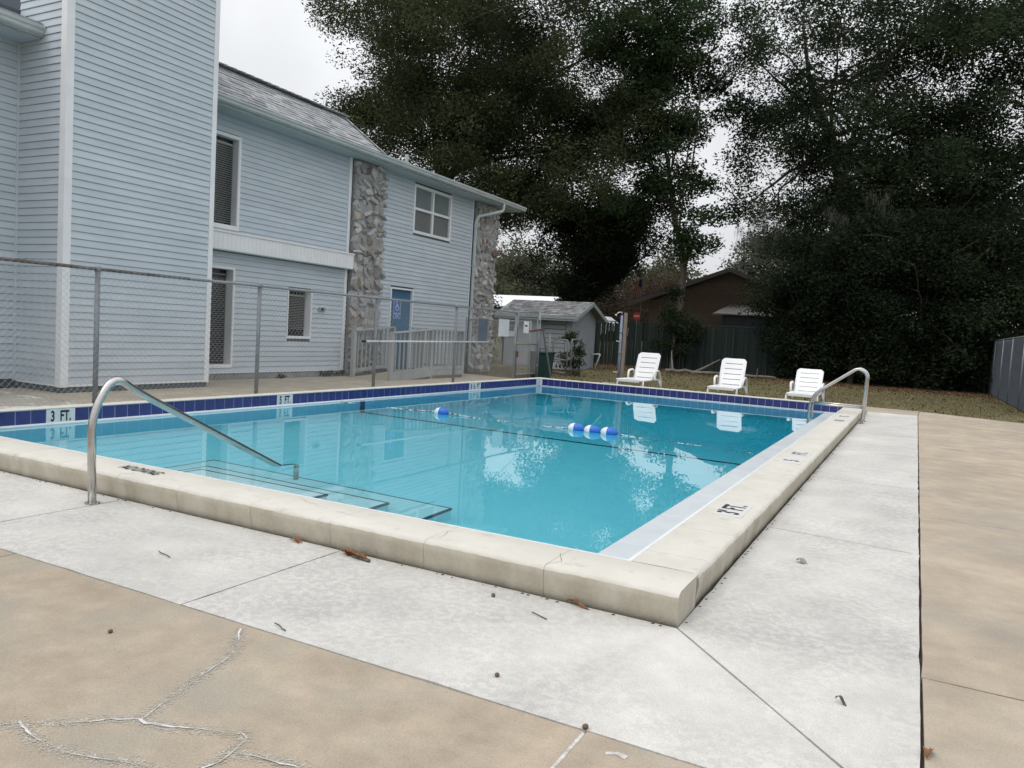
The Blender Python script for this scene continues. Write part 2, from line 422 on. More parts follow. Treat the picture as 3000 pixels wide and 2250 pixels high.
# ------------------------------------------------------------------ deck
deck = empty('deck', (0, 0, 0)); tag(deck, kind='structure')
def slab(poly, m, z=0.0, th=0.05, gap=0.004, jit=0.003, step=0.12):
    cx = sum(p[0] for p in poly) / len(poly); cy = sum(p[1] for p in poly) / len(poly)
    pts = []
    n = len(poly)
    for i in range(n):
        a = Vector((*poly[i], 0)); b = Vector((*poly[(i + 1) % n], 0)); d = b - a
        nr = Vector((-d.y, d.x, 0)).normalized()
        if nr.dot(Vector((cx, cy, 0)) - a) < 0: nr = -nr
        k = max(1, min(60, int(d.length / step)))
        for j in range(k):
            t = j / k
            q = a + d * t + nr * (gap + (rnd.uniform(0, jit) + (rnd.random() < 0.06) * jit * 1.5))
            pts.append((q.x, q.y, z))
    # keep corners tidy
    o = MB().prism([(x, y, z - th) for x, y, _ in pts], 0, (0, 0, th)).build('deck_slab', m, deck)
    recalc(o)
    return o
slab([(-1.83, -1.03), (0.93, -1.03), (0.0, 0.0), (-1.83, 0.0)], 'deck_white')
for x0, x1 in ((-3.62, -1.83), (-5.45, -3.62), (-7.4, -5.45)):
    slab([(x0, -1.03), (x1, -1.03), (x1, 0), (x0, 0)], 'deck_white')
slab([(0.0, 0.0), (0.93, -1.03), (0.93, 2.12), (0.0, 2.22)], 'deck_white')
ysl = [2.17, 4.7, 7.2, 9.7, 12.1, 14.42]
for i in range(5):
    slab([(0.0, ysl[i] + (0.05 if i == 0 else 0)), (0.93, ysl[i] - (0.05 if i == 0 else 0)), (0.93, ysl[i + 1]), (0.0, ysl[i + 1])], 'deck_white')
xs = [-9.0, -6.0, -3.0, 0.0, 0.93]
for i in range(4):
    slab([(xs[i], -4.2), (xs[i + 1], -4.2), (xs[i + 1], -1.03), (xs[i], -1.03)], 'deck_tan')
    slab([(xs[i], -8), (xs[i + 1], -8), (xs[i + 1], -4.2), (xs[i], -4.2)], 'deck_tan')
yr = [-8, -4.2, 0.07, 3.4, 6.8, 10.2]
for i in range(5):
    slab([(0.93, yr[i]), (3.9, yr[i]), (3.9, yr[i + 1]), (0.93, yr[i + 1])], 'deck_tan_right', gap=0.004)
    slab([(3.9, yr[i]), (7.5, yr[i]), (7.5, yr[i + 1]), (3.9, yr[i + 1])], 'deck_tan_right', gap=0.004)
slab([(0.93, 10.2), (6.0, 10.2), (5.4, 13.7), (2.8, 15.0), (0.96, 15.88), (0.93, 14.42)], 'deck_tan_right')
slab([(-0.35, 14.42), (0.93, 14.42), (0.96, 15.88), (-0.35, 15.95)], 'deck_tan_right')
for d in ((-9, 7.5, -8, 0.0), (0.0, 7.4, 0.0, 10.2), (0.0, 5.4, 10.2, 13.6), (0.0, 2.8, 13.6, 14.9), (-10.6, -7.31, -0.7, 14.3)):
    B('deck_bed', 'grout_dirt', deck, d[0], d[1], d[2], d[3], -0.09, -0.028)
# walkway beside the building
slab([(-10.62, 2.9), (-7.29, 2.9), (-7.29, 6.2), (-10.62, 6.2)], 'concrete_old')
slab([(-10.62, -0.8), (-7.29, -0.8), (-7.29, 2.9), (-10.62, 2.9)], 'concrete_peel')
slab([(-10.62, -5), (-9.0, -5), (-9.0, -0.8), (-10.62, -0.8)], 'concrete_old')
slab([(-10.62, 6.2), (-7.29, 6.2), (-7.29, 10.4), (-10.62, 10.4)], 'concrete_old')
slab([(-10.62, 10.4), (-7.29, 10.4), (-7.29, 14.4), (-8.4, 14.68), (-10.2, 14.95), (-10.62, 15.0)], 'concrete_old')
def ribbon(pts, w0, w1, z, name, m, jit=0.5):
    mb = MB(); vs = []; P = []
    for i in range(len(pts) - 1):
        a = Vector((*pts[i], 0)); b = Vector((*pts[i + 1], 0)); k = max(2, int((b - a).length / 0.018))
        for j in range(k):
            P.append(a + (b - a) * j / k)
    P.append(Vector((*pts[-1], 0)))
    off = 0
    for i, p in enumerate(P):
        d = (P[min(i + 1, len(P) - 1)] - P[max(i - 1, 0)]).normalized(); nr = Vector((-d.y, d.x, 0))
        off = off * 0.85 + rnd.uniform(-0.004, 0.004)
        wd = w0 + (w1 - w0) * max(0.0, 0.45 + 0.55 * math.sin(i * 0.37 + len(P)) + 0.35 * math.sin(i * 0.11 + 2) + rnd.uniform(-0.25, 0.25))
        vs += [p + nr * (off + wd / 2) + Vector((0, 0, z)), p + nr * (off - wd / 2) + Vector((0, 0, z))]
    mb.add(vs, [(2 * i, 2 * i + 1, 2 * i + 3, 2 * i + 2) for i in range(len(P) - 1)])
    return mb.build(name, m, deck)
CR = [[(-1.44, -1.07), (-1.40, -1.12), (-1.31, -1.22), (-1.27, -1.29), (-1.25, -1.40), (-1.20, -1.56), (-1.155, -1.73)],
      [(-1.155, -1.73), (-1.22, -1.77), (-1.30, -1.85), (-1.41, -1.93), (-1.50, -2.02)],
      [(-1.155, -1.73), (-1.12, -1.735), (-1.06, -1.71), (-0.98, -1.68), (-0.90, -1.65), (-0.84, -1.625), (-0.815, -1.64)],
      [(-0.815, -1.64), (-0.80, -1.70), (-0.79, -1.76), (-0.80, -1.84)],
      [(-0.79, -1.71), (-0.70, -1.68), (-0.60, -1.66), (-0.50, -1.66), (-0.38, -1.61), (-0.25, -1.63)],
      [(-1.42, -1.93), (-1.33, -1.95), (-1.24, -1.96), (-1.12, -1.94), (-0.95, -1.88), (-0.86, -1.87)]]
def flecks(c, n, wd):
    mb = MB()
    for i in range(len(c) - 1):
        a = Vector((*c[i], 0)); b = Vector((*c[i + 1], 0)); k = int((b - a).length * n)
        for _ in range(k):
            p = a.lerp(b, rnd.random()) + Vector((rnd.gauss(0, wd), rnd.gauss(0, wd), 0)); q = rnd.uniform(0, 6.28); r = rnd.uniform(0.0012, 0.0045); zf = rnd.uniform(0.0005, 0.0022)
            mb.add([(p.x + r * math.cos(q + t), p.y + r * math.sin(q + t) * 0.7, zf) for t in (0, 1.7, 3.3, 4.8)], [(0, 1, 2, 3)])
    o = mb.build('filler_flecks', 'crack_halo', deck); o['kind'] = 'stuff'
for i, c in enumerate(CR):
    flecks(c, 2400, 0.014)
    ribbon(c, 0.0008, 0.0062 if i != 2 else 0.010, 0.0026 + 0.0004 * i, 'crack_filler', 'crack_filler')
B('joint_filler', 'crack_filler', deck, -0.0055, 0.0055, -1.9, -1.05, -0.02, 0.002)
ribbon([(0.10, -1.12), (0.13, -1.105), (0.16, -1.11)], 0.012, 0.026, 0.0015, 'crack_filler', 'crack_filler')

# ------------------------------------------------------------------ pool
HC, ZB = 0.1493, -0.019
XL, XR, YN, YF = -7.107, -0.334, 0.334, 13.435
ZW = -0.031
pool = empty('swimming_pool', (XR, YN, 0), 'rectangular swimming pool with raised cream coping and dark blue waterline tiles', 'pool')
def floor_z(y):
    pr = [(YN, -0.98), (2.1, -1.10), (6.8, -1.62), (9.6, -2.62), (YF, -2.68)]
    for (a, za), (b, zb) in zip(pr, pr[1:]):
        if y <= b: return za + (zb - za) * (y - a) / (b - a)
    return pr[-1][1]
mb = MB()
fy = [YN, 2.1, 4.5, 6.8, 7.0, 8.2, 9.3, 9.6, 11.5, YF]
for a, b in zip(fy, fy[1:]):
    mb.add([(XL, a, floor_z(a)), (XR, a, floor_z(a)), (XR, b, floor_z(b)), (XL, b, floor_z(b))], [(0, 1, 2, 3)])
mb.build('pool_floor', 'plaster', pool)
for nm, x in (('l', XL), ('r', -0.70)):
    mb = MB()
    for a, b in zip(fy, fy[1:]):
        mb.add([(x, a, floor_z(a)), (x, b, floor_z(b)), (x, b, ZB - 0.03), (x, a, ZB - 0.03)], [(0, 1, 2, 3)])
    mb.build('pool_wall', 'plaster', pool)
for y in (YN, YF):
    MB().add([(XL, y, floor_z(y)), (XR, y, floor_z(y)), (XR, y, ZB - 0.03), (XL, y, ZB - 0.03)], [(0, 1, 2, 3)]).build('pool_wall', 'plaster', pool)
# dark slope line across the floor and up the left wall
ys_ = 6.8
MB().add([(XL, ys_ - 0.05, floor_z(6.75) + 0.006), (-0.70, ys_ - 0.05, floor_z(6.75) + 0.006), (-0.70, ys_ + 0.05, floor_z(6.85) + 0.008), (XL, ys_ + 0.05, floor_z(6.85) + 0.008)], [(0, 1, 2, 3)]).build('slope_line', 'nosing', pool)
MB().box(XL - 0.01, XL + 0.006, ys_ - 0.06, ys_ + 0.06, -1.62, -0.05).build('slope_line', 'nosing', pool)
# grout backing
B('grout_band', 'grout', pool, XL - 0.03, XL - 0.0025, YN, YF, ZB - 0.03, HC - 0.015)
B('grout_band', 'grout', pool, XL, XR, YF + 0.0025, YF + 0.03, ZB - 0.03, HC - 0.015)
B('grout_band', 'lip_white', pool, XR + 0.004, XR + 0.03, YN, YF, ZB - 0.03, HC - 0.02)
B('grout_band', 'lip_white', pool, XL, XR, YN - 0.03, YN - 0.004, ZB - 0.5, HC - 0.02)
# waterline tiles
TP = 0.1555
Y0 = 1.3156 - TP * 7
tl = bpy.data.meshes.new('tile')
mb = MB().box(-0.012, 0.0, -0.0748, 0.0748, 0.0, 0.151); tl.from_pydata(mb.v, [], mb.f); tl.materials.append(M['tile_blue'])
tf = bpy.data.meshes.new('tile')
mb = MB().box(-0.0748, 0.0748, 0.0, 0.012, 0.0, 0.151); tf.from_pydata(mb.v, [], mb.f); tf.materials.append(M['tile_far'])
pl = Vector(pool.location)
LAB = {7 + 2: 2, 7 + 23: 2, 7 + 57: 3}
skip = set()
for k, n in LAB.items():
    skip |= set(range(k, k + n))
nt_ = int((YF - Y0) / TP)
for i in range(nt_ + 1):
    y = Y0 + TP * (i + 0.5)
    if i in skip or y < YN + 0.07: continue
    if y + 0.0765 > YF: continue
    o = link('tile', tl, None, pool); o.location = Vector((XL + rnd.uniform(-0.0012, 0.0012), y, ZB + 0.001)) - pl
for i in range(44):
    x = XL + 0.0824 - TP / 2 + TP * i
    if x < XL + 0.06 or x > XR - 0.07: continue
    o = link('tile', tf, None, pool); o.location = Vector((x, YF + rnd.uniform(-0.0012, 0.0012), ZB + 0.001)) - pl
for k, s in ((9, '3  FT.'), (30, '5  FT.'), (64, '8  ½  FT')):
    n = LAB[k]
    ya, yb = Y0 + TP * k, Y0 + TP * (k + n)
    t = B('depth_marker', 'tile_white', pool, XL - 0.012, XL + 0.001, ya + 0.002, yb - 0.002, ZB + 0.001, ZB + 0.152)
    t['label'] = 'white depth marker tile reading ' + s.replace('  ', ' ')
    text('lettering', s, 0.152, (XL + 0.001, (ya + yb) / 2, ZB + 0.074), (0, 1, 0), (0, 0, 1), 'black_print', t, sx=0.62 if n == 2 else 0.66, bold=0.03)
# white bullnose lips at the waterline, right gutter ledge
recalc(MB().tube([(XL - 0.005, YN, ZB - 0.004), (XL - 0.005, YF, ZB - 0.004)], 0.02, 8).build('waterline_lip', 'lip_white', pool, smooth=True))
recalc(MB().tube([(XL, YF + 0.006, ZB - 0.004), (XR, YF + 0.006, ZB - 0.004)], 0.012, 8).build('waterline_lip', 'lip_white', pool, smooth=True))
yy = YN
while yy < YF - 0.05:
    y2 = min(yy + 0.915, YF)
    bevel(B('gutter_ledge', 'ledge', pool, -0.72, XR - 0.002, yy + 0.0015, y2 - 0.0015, ZB - 0.06, ZB), 0.006, 2)
    yy = y2
B('coping_edge_strip', 'lip_white', pool, XR - 0.014, XR + 0.006, YN - 0.01, YF, HC - 0.025, HC + 0.002)
B('coping_edge_strip', 'lip_white', pool, XL, XR - 0.014, YN - 0.007, YN + 0.005, HC - 0.025, HC + 0.002)
# coping stones: worn profile swept along each side
def coping(ax, a, b, inner, outer, name='coping_stone', side_mat=True):
    """ax 'x' or 'y'; from a to b along it; inner/outer are the other coordinate"""
    wdt = outer - inner; sg = 1 if wdt > 0 else -1; W_ = abs(wdt)
    prof = [(0.0, HC - 0.014), (0.0, HC - 0.004), (0.006, HC), (W_ * 0.5, HC + 0.002), (W_ - 0.028, HC), (W_ - 0.010, HC - 0.006), (W_ - 0.001, HC - 0.02),
            (W_ + 0.002, HC - 0.05), (W_ - 0.010, 0.04), (W_ - 0.014, -0.045), (0.03, -0.045), (0.03, HC - 0.014)]
    k = max(2, int((b - a) / 0.04)); n = len(prof)
    def wob(t, j):
        return 0.55 * math.sin(t * 9.1 + j * 1.3 + inner) + 0.6 * math.sin(t * 23.7 + j * 2.1 + outer * 3) + 0.5 * math.sin(t * 61.0 + j * 0.7) + rnd.uniform(-0.35, 0.35)
    vs = []; fs = []; mi = []
    for i in range(k + 1):
        t = a + 0.0008 + (b - a - 0.0016) * i / k
        for j, (u, z) in enumerate(prof):
            jj = 0.0 if j < 3 or j > 9 else 0.0022
            q = wob(t, 0 if j >= 7 else j) * jj
            uu = u + q * (1.2 if j >= 5 else 0.2); zz = z + (wob(t, j + 3) * jj * (0.9 if 4 <= j <= 6 else 0.12) if jj and j < 8 else 0)
            c = inner + sg * uu
            vs.append((t, c, zz) if ax == 'x' else (c, t, zz))
    for i in range(k):
        for j in range(n):
            fs.append((i * n + j, i * n + (j + 1) % n, (i + 1) * n + (j + 1) % n, (i + 1) * n + j)); mi.append(1 if j >= 6 else 0)
    m0 = len(vs); vs += vs[:n] + vs[k * n:(k + 1) * n]
    fs.append(tuple(range(m0, m0 + n))); mi.append(1); fs.append(tuple(range(m0 + n, m0 + 2 * n))[::-1]); mi.append(1)
    mb = MB().add(vs, fs); mb.mi = mi
    o = mb.build(name, None, pool, mats=['coping', 'coping_side'])
    recalc(o)
    o.data.polygons.foreach_set('use_smooth', [len(p.vertices) == 4 and p.area < 0.02 for p in o.data.polygons])
    return o
# corner stone pieces are mitred by butting near side to right side
jx = [0.0, -0.64, -1.31, -1.92, -2.51, -3.13, -3.70, -4.30, -4.83, -5.44, -6.05, -6.66, -7.31]
for a, b in zip(jx, jx[1:]):
    coping('x', b, a, YN, 0.0)
jy = [YN, 0.57] + [0.57 + 0.618 * i for i in range(1, 21)] + [YF + 0.33]
for a, b in zip(jy, jy[1:]):
    coping('y', a, b, XR, 0.0)
ly = [YN + 0.61 * i for i in range(0, 21)] + [YF + 0.33]
for a, b in zip(ly, ly[1:]):
    coping('y', a, b, XL, -7.30)
fx = [XL + 0.6135 * i for i in range(0, 11)] + [XR]
for a, b in zip(fx, fx[1:]):
    coping('x', a, b, YF, YF + 0.33)
# the right end face of the near coping
# coping lettering
text('lettering', 'NO DIVING', 0.13, (-3.71, 0.185, HC + 0.003), (1, -0.03, 0), (0.0, 1, 0), 'black_print', pool, sx=0.56, bold=0.022, z=0.003)
t = B('depth_marker', 'coping_mark', pool, -0.25, -0.07, 1.66, 2.13, HC - 0.004, HC + 0.0034)
text('lettering', "3' FT.", 0.19, (-0.16, 1.88, HC + 0.0034), (0, 1, 0), (-1, 0, 0), 'black_print', t, sx=0.75, bold=0.022)
for y, tx, ln_ in ((4.52, '5', 0.2), (5.12, 'FT.', 0.22), (9.65, '8 ½', 0.24), (10.55, 'FT.', 0.24)):
    t = B('depth_marker', 'coping_mark', pool, -0.245, -0.065, y - ln_, y + ln_, HC - 0.004, HC + 0.0034)
    text('lettering', tx, 0.19, (-0.155, y, HC + 0.0034), (0, 1, 0), (-1, 0, 0), 'faded_print', t, sx=0.95, bold=0.03)
# steps in the shallow corner
for (x0, x1, y1, z) in ((-5.10, -2.40, 2.03, -0.80), (-4.72, -2.72, 1.62, -0.55), (-4.44, -3.07, 1.31, -0.30)):
    st = B('pool_step', 'step_plaster', pool, x0, x1, YN - 0.002, y1, floor_z(y1) - 0.1, z)
    B('step_nosing', 'nosing', st, x1 - 0.012, x1 + 0.006, YN, y1 + 0.006, z - 0.05, z + 0.004)
    B('step_nosing', 'nosing', st, x0 - 0.006, x1 - 0.012, y1 - 0.012, y1 + 0.006, z - 0.05, z + 0.004)
    B('step_nosing', 'nosing', st, x0 - 0.006, x0 + 0.012, YN, y1 - 0.012, z - 0.05, z + 0.004)
# water
wt = MB().box(XL - 0.02, -0.69, YN - 0.02, YF + 0.02, -3.0, ZW).build('water', 'water')
tag(wt, kind='structure')

# ------------------------------------------------------------------ handrails
hr = empty('handrail', (-3.66, -0.19, 0), 'curved stainless steel handrail leaning over the pool steps', 'handrail')
path = fillet([(-3.66, -0.19, -0.02), (-3.665, -0.205, 0.56), (-3.67, -0.06, 0.80), (-3.70, 0.14, 0.68), (-3.96, 1.93, -0.16), (-3.97, 1.94, -0.79)], {1: 0.2, 2: 0.16, 3: 0.16, 4: 0.08}, 6)
MB().tube(path, 0.0245, 14).build('rail', 'steel', hr, smooth=True)
MB().tube([(-3.66, -0.19, -0.001), (-3.66, -0.19, 0.008)], 0.045, 14).build('base_flange', 'steel', hr)
ld = empty('pool_ladder', (0.06, 11.48, 0), 'stainless steel pool ladder with two arched rails near the far corner', 'ladder')
for y in (11.25, 11.72):
    p = fillet([(0.07, y, -0.02), (0.09, y, 0.86), (-0.06, y, 0.95), (-0.70, y, 0.47), (-0.79, y, 0.26), (-0.79, y, -1.0)], {1: 0.12, 2: 0.1, 3: 0.1, 4: 0.1}, 6)
    MB().tube(p, 0.0225, 12).build('rail', 'steel', ld, smooth=True)
    MB().tube([(0.08, y, 0.27), (-0.78, y, 0.27)], 0.018, 10).build('cross_bar', 'steel', ld, smooth=True)
    MB().tube([(0.07, y, -0.001), (0.07, y, 0.01)], 0.05, 12).build('base_flange', 'steel', ld)
for z in (-0.2, -0.5, -0.8):
    B('tread', 'plastic_white', ld, -0.83, -0.75, 11.25, 11.72, z, z + 0.03)

# ------------------------------------------------------------------ rope and floats
def rope_at(x): return 6.24 + 0.02 * math.sin(x * 3) - (0.10 * max(0, x + 2.4))
rp = MB()
P = []
for i in range(121):
    x = XL + 0.03 + (-0.76 - XL - 0.03) * i / 120
    z = ZW - 0.012 + 0.012 * math.sin(x * 7.0)
    for c in (-5.22, -2.88):
        d = abs(x - c)
        if d < 0.75: z = max(z, ZW + 0.03 - 0.05 * d)
    P.append((x, rope_at(x), z))
rope = rp.tube(P, 0.009, 6).build('lane_rope', 'rope', None, smooth=True)
tag(rope, 'thin twisted rope with floats strung across the pool', 'rope')
def float_obj(x, name, label, grp=None):
    y = rope_at(x); n = 18; Ln = 0.118; rr = 0.072
    mb = MB(); k = 14
    ring = []
    for i in range(k + 1):
        t = -1 + 2 * i / k
        r = rr * (1 - abs(t) ** 2.4) ** 0.55 if abs(t) < 1 else 0.0
        r = max(r, 0.014)
        ring.append((x + t * Ln, r))
    vs = []
    for (xx, r) in ring:
        for j in range(n):
            a = 2 * math.pi * j / n
            vs.append((xx, y + r * math.cos(a), ZW + 0.022 + r * math.sin(a)))
    h = empty(name, (x, y, ZW), label, 'float', grp)
    for nm, a, b, m in (('white_half', 0, k // 2 - 1, 'float_white'), ('blue_half', k // 2 - 1, k, 'float_blue')):
        mb = MB(); vv = vs[a * n:(b + 1) * n]
        fs = [(i * n + j, i * n + (j + 1) % n, (i + 1) * n + (j + 1) % n, (i + 1) * n + j) for i in range(b - a) for j in range(n)]
        if a == 0: fs.append(tuple(range(n))[::-1])
        else: fs.append(tuple((b - a) * n + j for j in range(n)))
        recalc(mb.add(vv, fs).build(nm, m, h, smooth=True))
float_obj(-5.22, 'pool_float', 'blue and white pool float riding alone on the rope')
float_obj(-3.10, 'pool_float', 'blue and white pool float, first of three in a row')
float_obj(-2.865, 'pool_float', 'blue and white pool float, middle one of three in a row')
float_obj(-2.63, 'pool_float', 'blue and white pool float next to the trailing rope end of the row of three')

# ------------------------------------------------------------------ apartment building
XW, XWG = -10.65, -9.65
bl = empty('apartment_building', (XW, 9, 0), 'two storey pale blue sided apartment building with stone pillars and grey shingle roof', 'building')
LAP, SHADE_SLOT = 0.1016, 0.0040  # open slot onto the dark wall draws each lap's shadow line
def siding(face, const, a0, a1, z0, z1, holes=(), out=1, part=bl):
    """face 'x': plane X=const, runs along Y; face 'y': plane Y=const runs along X. out = sign of outward normal"""
    n = int(round((z1 - z0) / LAP))
    for i in range(n):
        zb = z0 + i * LAP; zt = zb + LAP - SHADE_SLOT
        segs = [(a0, a1)]
        for (h0, h1, hz0, hz1) in holes:
            if zt > hz0 and zb < hz1:
                new = []
                for (s, e) in segs:
                    if h1 <= s or h0 >= e: new.append((s, e)); continue
                    if h0 > s: new.append((s, h0))
                    if h1 < e: new.append((h1, e))
                segs = new
        for (s, e) in segs:
            if e - s < 0.02: continue
            def pt(u, d, z): return (const + out * d, u, z) if face == 'x' else (u, const + out * d, z)
            vs = [pt(s, 0.002, zb), pt(s, 0.019, zb), pt(s, 0.0175, zb + 0.02), pt(s, 0.006, zt), pt(s, 0.0, zt),
                  pt(e, 0.002, zb), pt(e, 0.019, zb), pt(e, 0.0175, zb + 0.02), pt(e, 0.006, zt), pt(e, 0.0, zt)]
            fs = [(0, 1, 2, 3, 4), (9, 8, 7, 6, 5)] + [(j, (j + 1) % 5, 5 + (j + 1) % 5, 5 + j) for j in range(5)]
            recalc(MB().add(vs, fs).build('siding_board', 'siding', part))
# structural walls behind the boards (opening depth kept by separate reveals)
YE = 17.15
WTOP = 7.6
def wallx(X, y0, y1, z0, z1, holes, th=0.3):
    """wall slab in plane X (outer face) with rectangular holes"""
    ys = sorted({y0, y1} | {h[0] for h in holes} | {h[1] for h in holes}); zs = sorted({z0, z1} | {h[2] for h in holes} | {h[3] for h in holes})
    mb = MB()
    for a, b in zip(ys, ys[1:]):
        for c, d in zip(zs, zs[1:]):
            if any(h[0] <= a and b <= h[1] and h[2] <= c and d <= h[3] for h in holes): continue
            mb.box(X - th, X - 0.0005, a, b, c, d)
    return mb.build('wall', 'sheathing_lap_shade', bl)
H_UP = (6.0, 7.30, 2.84, 4.46)      # tall upper window
H_LO = (6.0, 7.27, 0.26, 2.07)      # tall lower window
H_SM = (8.72, 9.39, 0.83, 1.81)     # small window
H_DR = (12.16, 13.12, 0.0, 2.13)    # door
H_W4 = (12.97, 14.68, 3.575, 4.73)  # four-light window
wallx(XW, 5.87, YE, 0.0, 4.9, [H_UP, H_LO, H_SM, H_DR, H_W4])
siding('x', XW, 5.87, 10.5, 0.14, 2.42, [H_LO, H_SM])
siding('x', XW, 5.87, 10.5, 2.70, 4.90, [H_UP])
siding('x', XW, 11.65, 15.86, 0.14, 4.90, [H_DR, H_W4])
# wing
B('wall', 'sheathing_lap_shade', bl, -20, XWG - 0.0005, 3.3805, 5.8695, 0.0, WTOP)
siding('x', XWG, 3.47, 5.80, 0.12, WTOP - 0.05)
siding('y', 3.38, -10.70, -9.75, 0.12, WTOP - 0.05, out=-1)
B('wall', 'sheathing_lap_shade', bl, -20, -10.7205, -4, 3.38, 0.0, 5.3)
siding('x', -10.72, 0.4, 3.34, 0.12, 4.92)
B('wall', 'sheathing_lap_shade', bl, -20, -10.96, 5.87, YE, 0.0, 4.8)
B('corner_trim', 'white_trim', bl, -9.75, XWG + 0.024, 3.36, 3.47, 0.08, WTOP)
B('corner_trim', 'white_trim', bl, -9.75, XWG + 0.024, 5.80, 5.89, 0.08, WTOP)
B('corner_trim', 'siding', bl, -10.72, -10.69, 3.34, 3.375, 0.1, 4.9)
B('starter_strip', 'white_trim', bl, XWG, XWG + 0.016, 3.47, 5.80, 0.085, 0.119)
B('starter_strip', 'white_trim', bl, -10.7, -9.76, 3.366, 3.38, 0.085, 0.119)
# dark crawl gap and foundations
B('foundation', 'foundation', bl, -10.7, XWG - 0.12, 3.45, 5.8, -0.04, 0.085)
B('foundation', 'foundation', bl, -10.69, XW + 0.01, 5.9, 10.5, -0.04, 0.13)
B('foundation', 'foundation', bl, -10.69, XW + 0.01, 11.65, 15.86, -0.04, 0.13)
B('drip_board', 'white_trim', bl, XW, XW + 0.028, 5.9, 10.46, 0.125, 0.139)
for y in (10.42,):
    B('corner_trim', 'white_trim', bl, XW - 0.01, XW + 0.03, y, y + 0.085, 0.12, 2.40)
    B('corner_trim', 'white_trim', bl, XW - 0.01, XW + 0.03, y + 0.02, y + 0.105, 2.72, 4.88)
B('corner_trim', 'white_trim', bl, XW - 0.01, XW + 0.028, 15.83, 15.86, 0.12, 4.88)
# white belt band with grooved panels
bd = B('belt_band', 'white_trim', bl, XW + 0.02, -10.47, 5.9, 10.52, 2.40, 2.705)
B('belt_cap', 'white_trim', bd, XW, -10.45, 5.9, 10.535, 2.705, 2.735)
k = 0
y = 5.95
while y < 10.42:
    B('band_panel', 'white_trim', bd, -10.47, -10.466, y + 0.0012, y + 0.0988, 2.405, 2.70); y += 0.1
B('soffit', 'soffit', bl, XW, -10.47, 5.9, 10.5, 2.385, 2.3995)
# windows
def blinds(par, X, y0, y1, z0, z1, m, pitch=0.035, tilt=0.6):
    mb = None; z = z0 + pitch / 2
    hd = B('blind_headrail', m, par, X - 0.03, X + 0.01, y0, y1, z1 - 0.03, z1)
    mesh = None
    while z < z1 - 0.03:
        if mesh is None:
            dx, dz = 0.012 * math.cos(tilt), 0.012 * math.sin(tilt)
            o = MB().add([(X - dx, y0, z - dz), (X + dx, y0, z + dz), (X + dx, y1, z + dz), (X - dx, y1, z - dz),
                          (X - dx, y0, z - dz + .0015), (X + dx, y0, z + dz + .0015), (X + dx, y1, z + dz + .0015), (X - dx, y1, z - dz + .0015)],
                         [(3, 2, 1, 0), (4, 5, 6, 7), (0, 1, 5, 4), (1, 2, 6, 5), (2, 3, 7, 6), (3, 0, 4, 7)]).build('blind_slat', m, par)
            mesh = o.data; zbase = z
        else:
            o = link('blind_slat', mesh, None, par)
            o.location = (rnd.uniform(-.0005, .0005), 0, z - zbase)
        z += pitch
    MB().tube([(X + 0.014, (y0 * 0.3 + y1 * 0.7), z0), (X + 0.014, (y0 * 0.3 + y1 * 0.7), z1)], 0.002, 4).build('blind_cord', m, par)
def recess_window(h, depth, bm, casing=0.035, left=True, drop=0.03, pitch=0.04):
    y0, y1, z0, z1 = h
    wd = B('window', 'glass_dark', bl, XW - depth - 0.02, XW - depth, y0 + 0.001, y1 - 0.001, z0 + 0.001, z1 - 0.001)
    f = 0.045
    B('window_reveal', 'white_trim', wd, XW - depth, XW + 0.022, y1 - 0.012, y1 - 0.001, z0, z1)
    B('window_reveal', 'white_trim', wd, XW - depth, XW + 0.022, y0 + 0.001, y0 + 0.012, z0, z1)
    B('window_sill', 'white_trim', wd, XW - depth, XW + 0.03, y0 + 0.012, y1 - 0.012, z0 + 0.001, z0 + 0.03)
    B('window_head', 'white_trim', wd, XW - depth, XW + 0.022, y0 + 0.012, y1 - 0.012, z1 - 0.012, z1 - 0.001)
    B('window_casing', 'white_trim', wd, XW, XW + 0.03, y1 - 0.001, y1 + casing, z0 - casing, z1 + casing)
    B('window_casing', 'white_trim', wd, XW, XW + 0.03, y0 - casing, y0 + 0.001, z0 - casing, z1 + casing)
    B('window_casing', 'white_trim', wd, XW, XW + 0.03, y0 + 0.001, y1 - 0.001, z1 - 0.001, z1 + casing)
    B('window_casing', 'white_trim', wd, XW, XW + 0.03, y0 + 0.001, y1 - 0.001, z0 - casing, z0 + 0.001)
    blinds(wd, XW - depth + 0.03, y0 + 0.03, y1 - 0.04, z0 + 0.04 + drop, z1 - 0.09, bm, pitch)
    return wd
recess_window(H_UP, 0.13, 'blind', casing=0.05)
recess_window(H_LO, 0.16, 'blind_dim', casing=0.03)
recess_window(H_SM, 0.15, 'blind', casing=0.02, drop=0.12, pitch=0.034)
y0, y1, z0, z1 = H_W4
w4 = B('window', 'glass_dark', bl, XW - 0.08, XW - 0.06, y0, y1, z0, z1)
w4['label'] = 'white framed window with four panes'
ym, zm = (y0 + y1) / 2, 4.16
for (a, b) in ((y0 + .04, ym - .03), (ym + .03, y1 - .04)):
    B('pane', 'screen_glass', w4, XW - 0.055, XW - 0.045, a, b, zm + .03, z1 - .04)
    B('pane', 'screen_mesh', w4, XW - 0.035, XW - 0.03, a, b, z0 + .04, zm - .03)
for d in ((y0 - .025, y0 + .04, z0 - .03, z1 + .03), (y1 - .04, y1 + .025, z0 - .03, z1 + .03), (y0 + .04, y1 - .04, z1 - .04, z1 + .03), (y0 + .04, y1 - .04, z0 - .03, z0 + .04)):
    B('window_frame', 'white_trim', w4, XW - 0.05, XW + 0.026, d[0], d[1], d[2], d[3])
B('mullion', 'white_trim', w4, XW - 0.05, XW + 0.02, ym - .03, ym + .03, z0 + .04, z1 - .04)
B('mullion', 'white_trim', w4, XW - 0.05, XW + 0.015, y0 + .04, ym - .03, zm - .03, zm + .03)
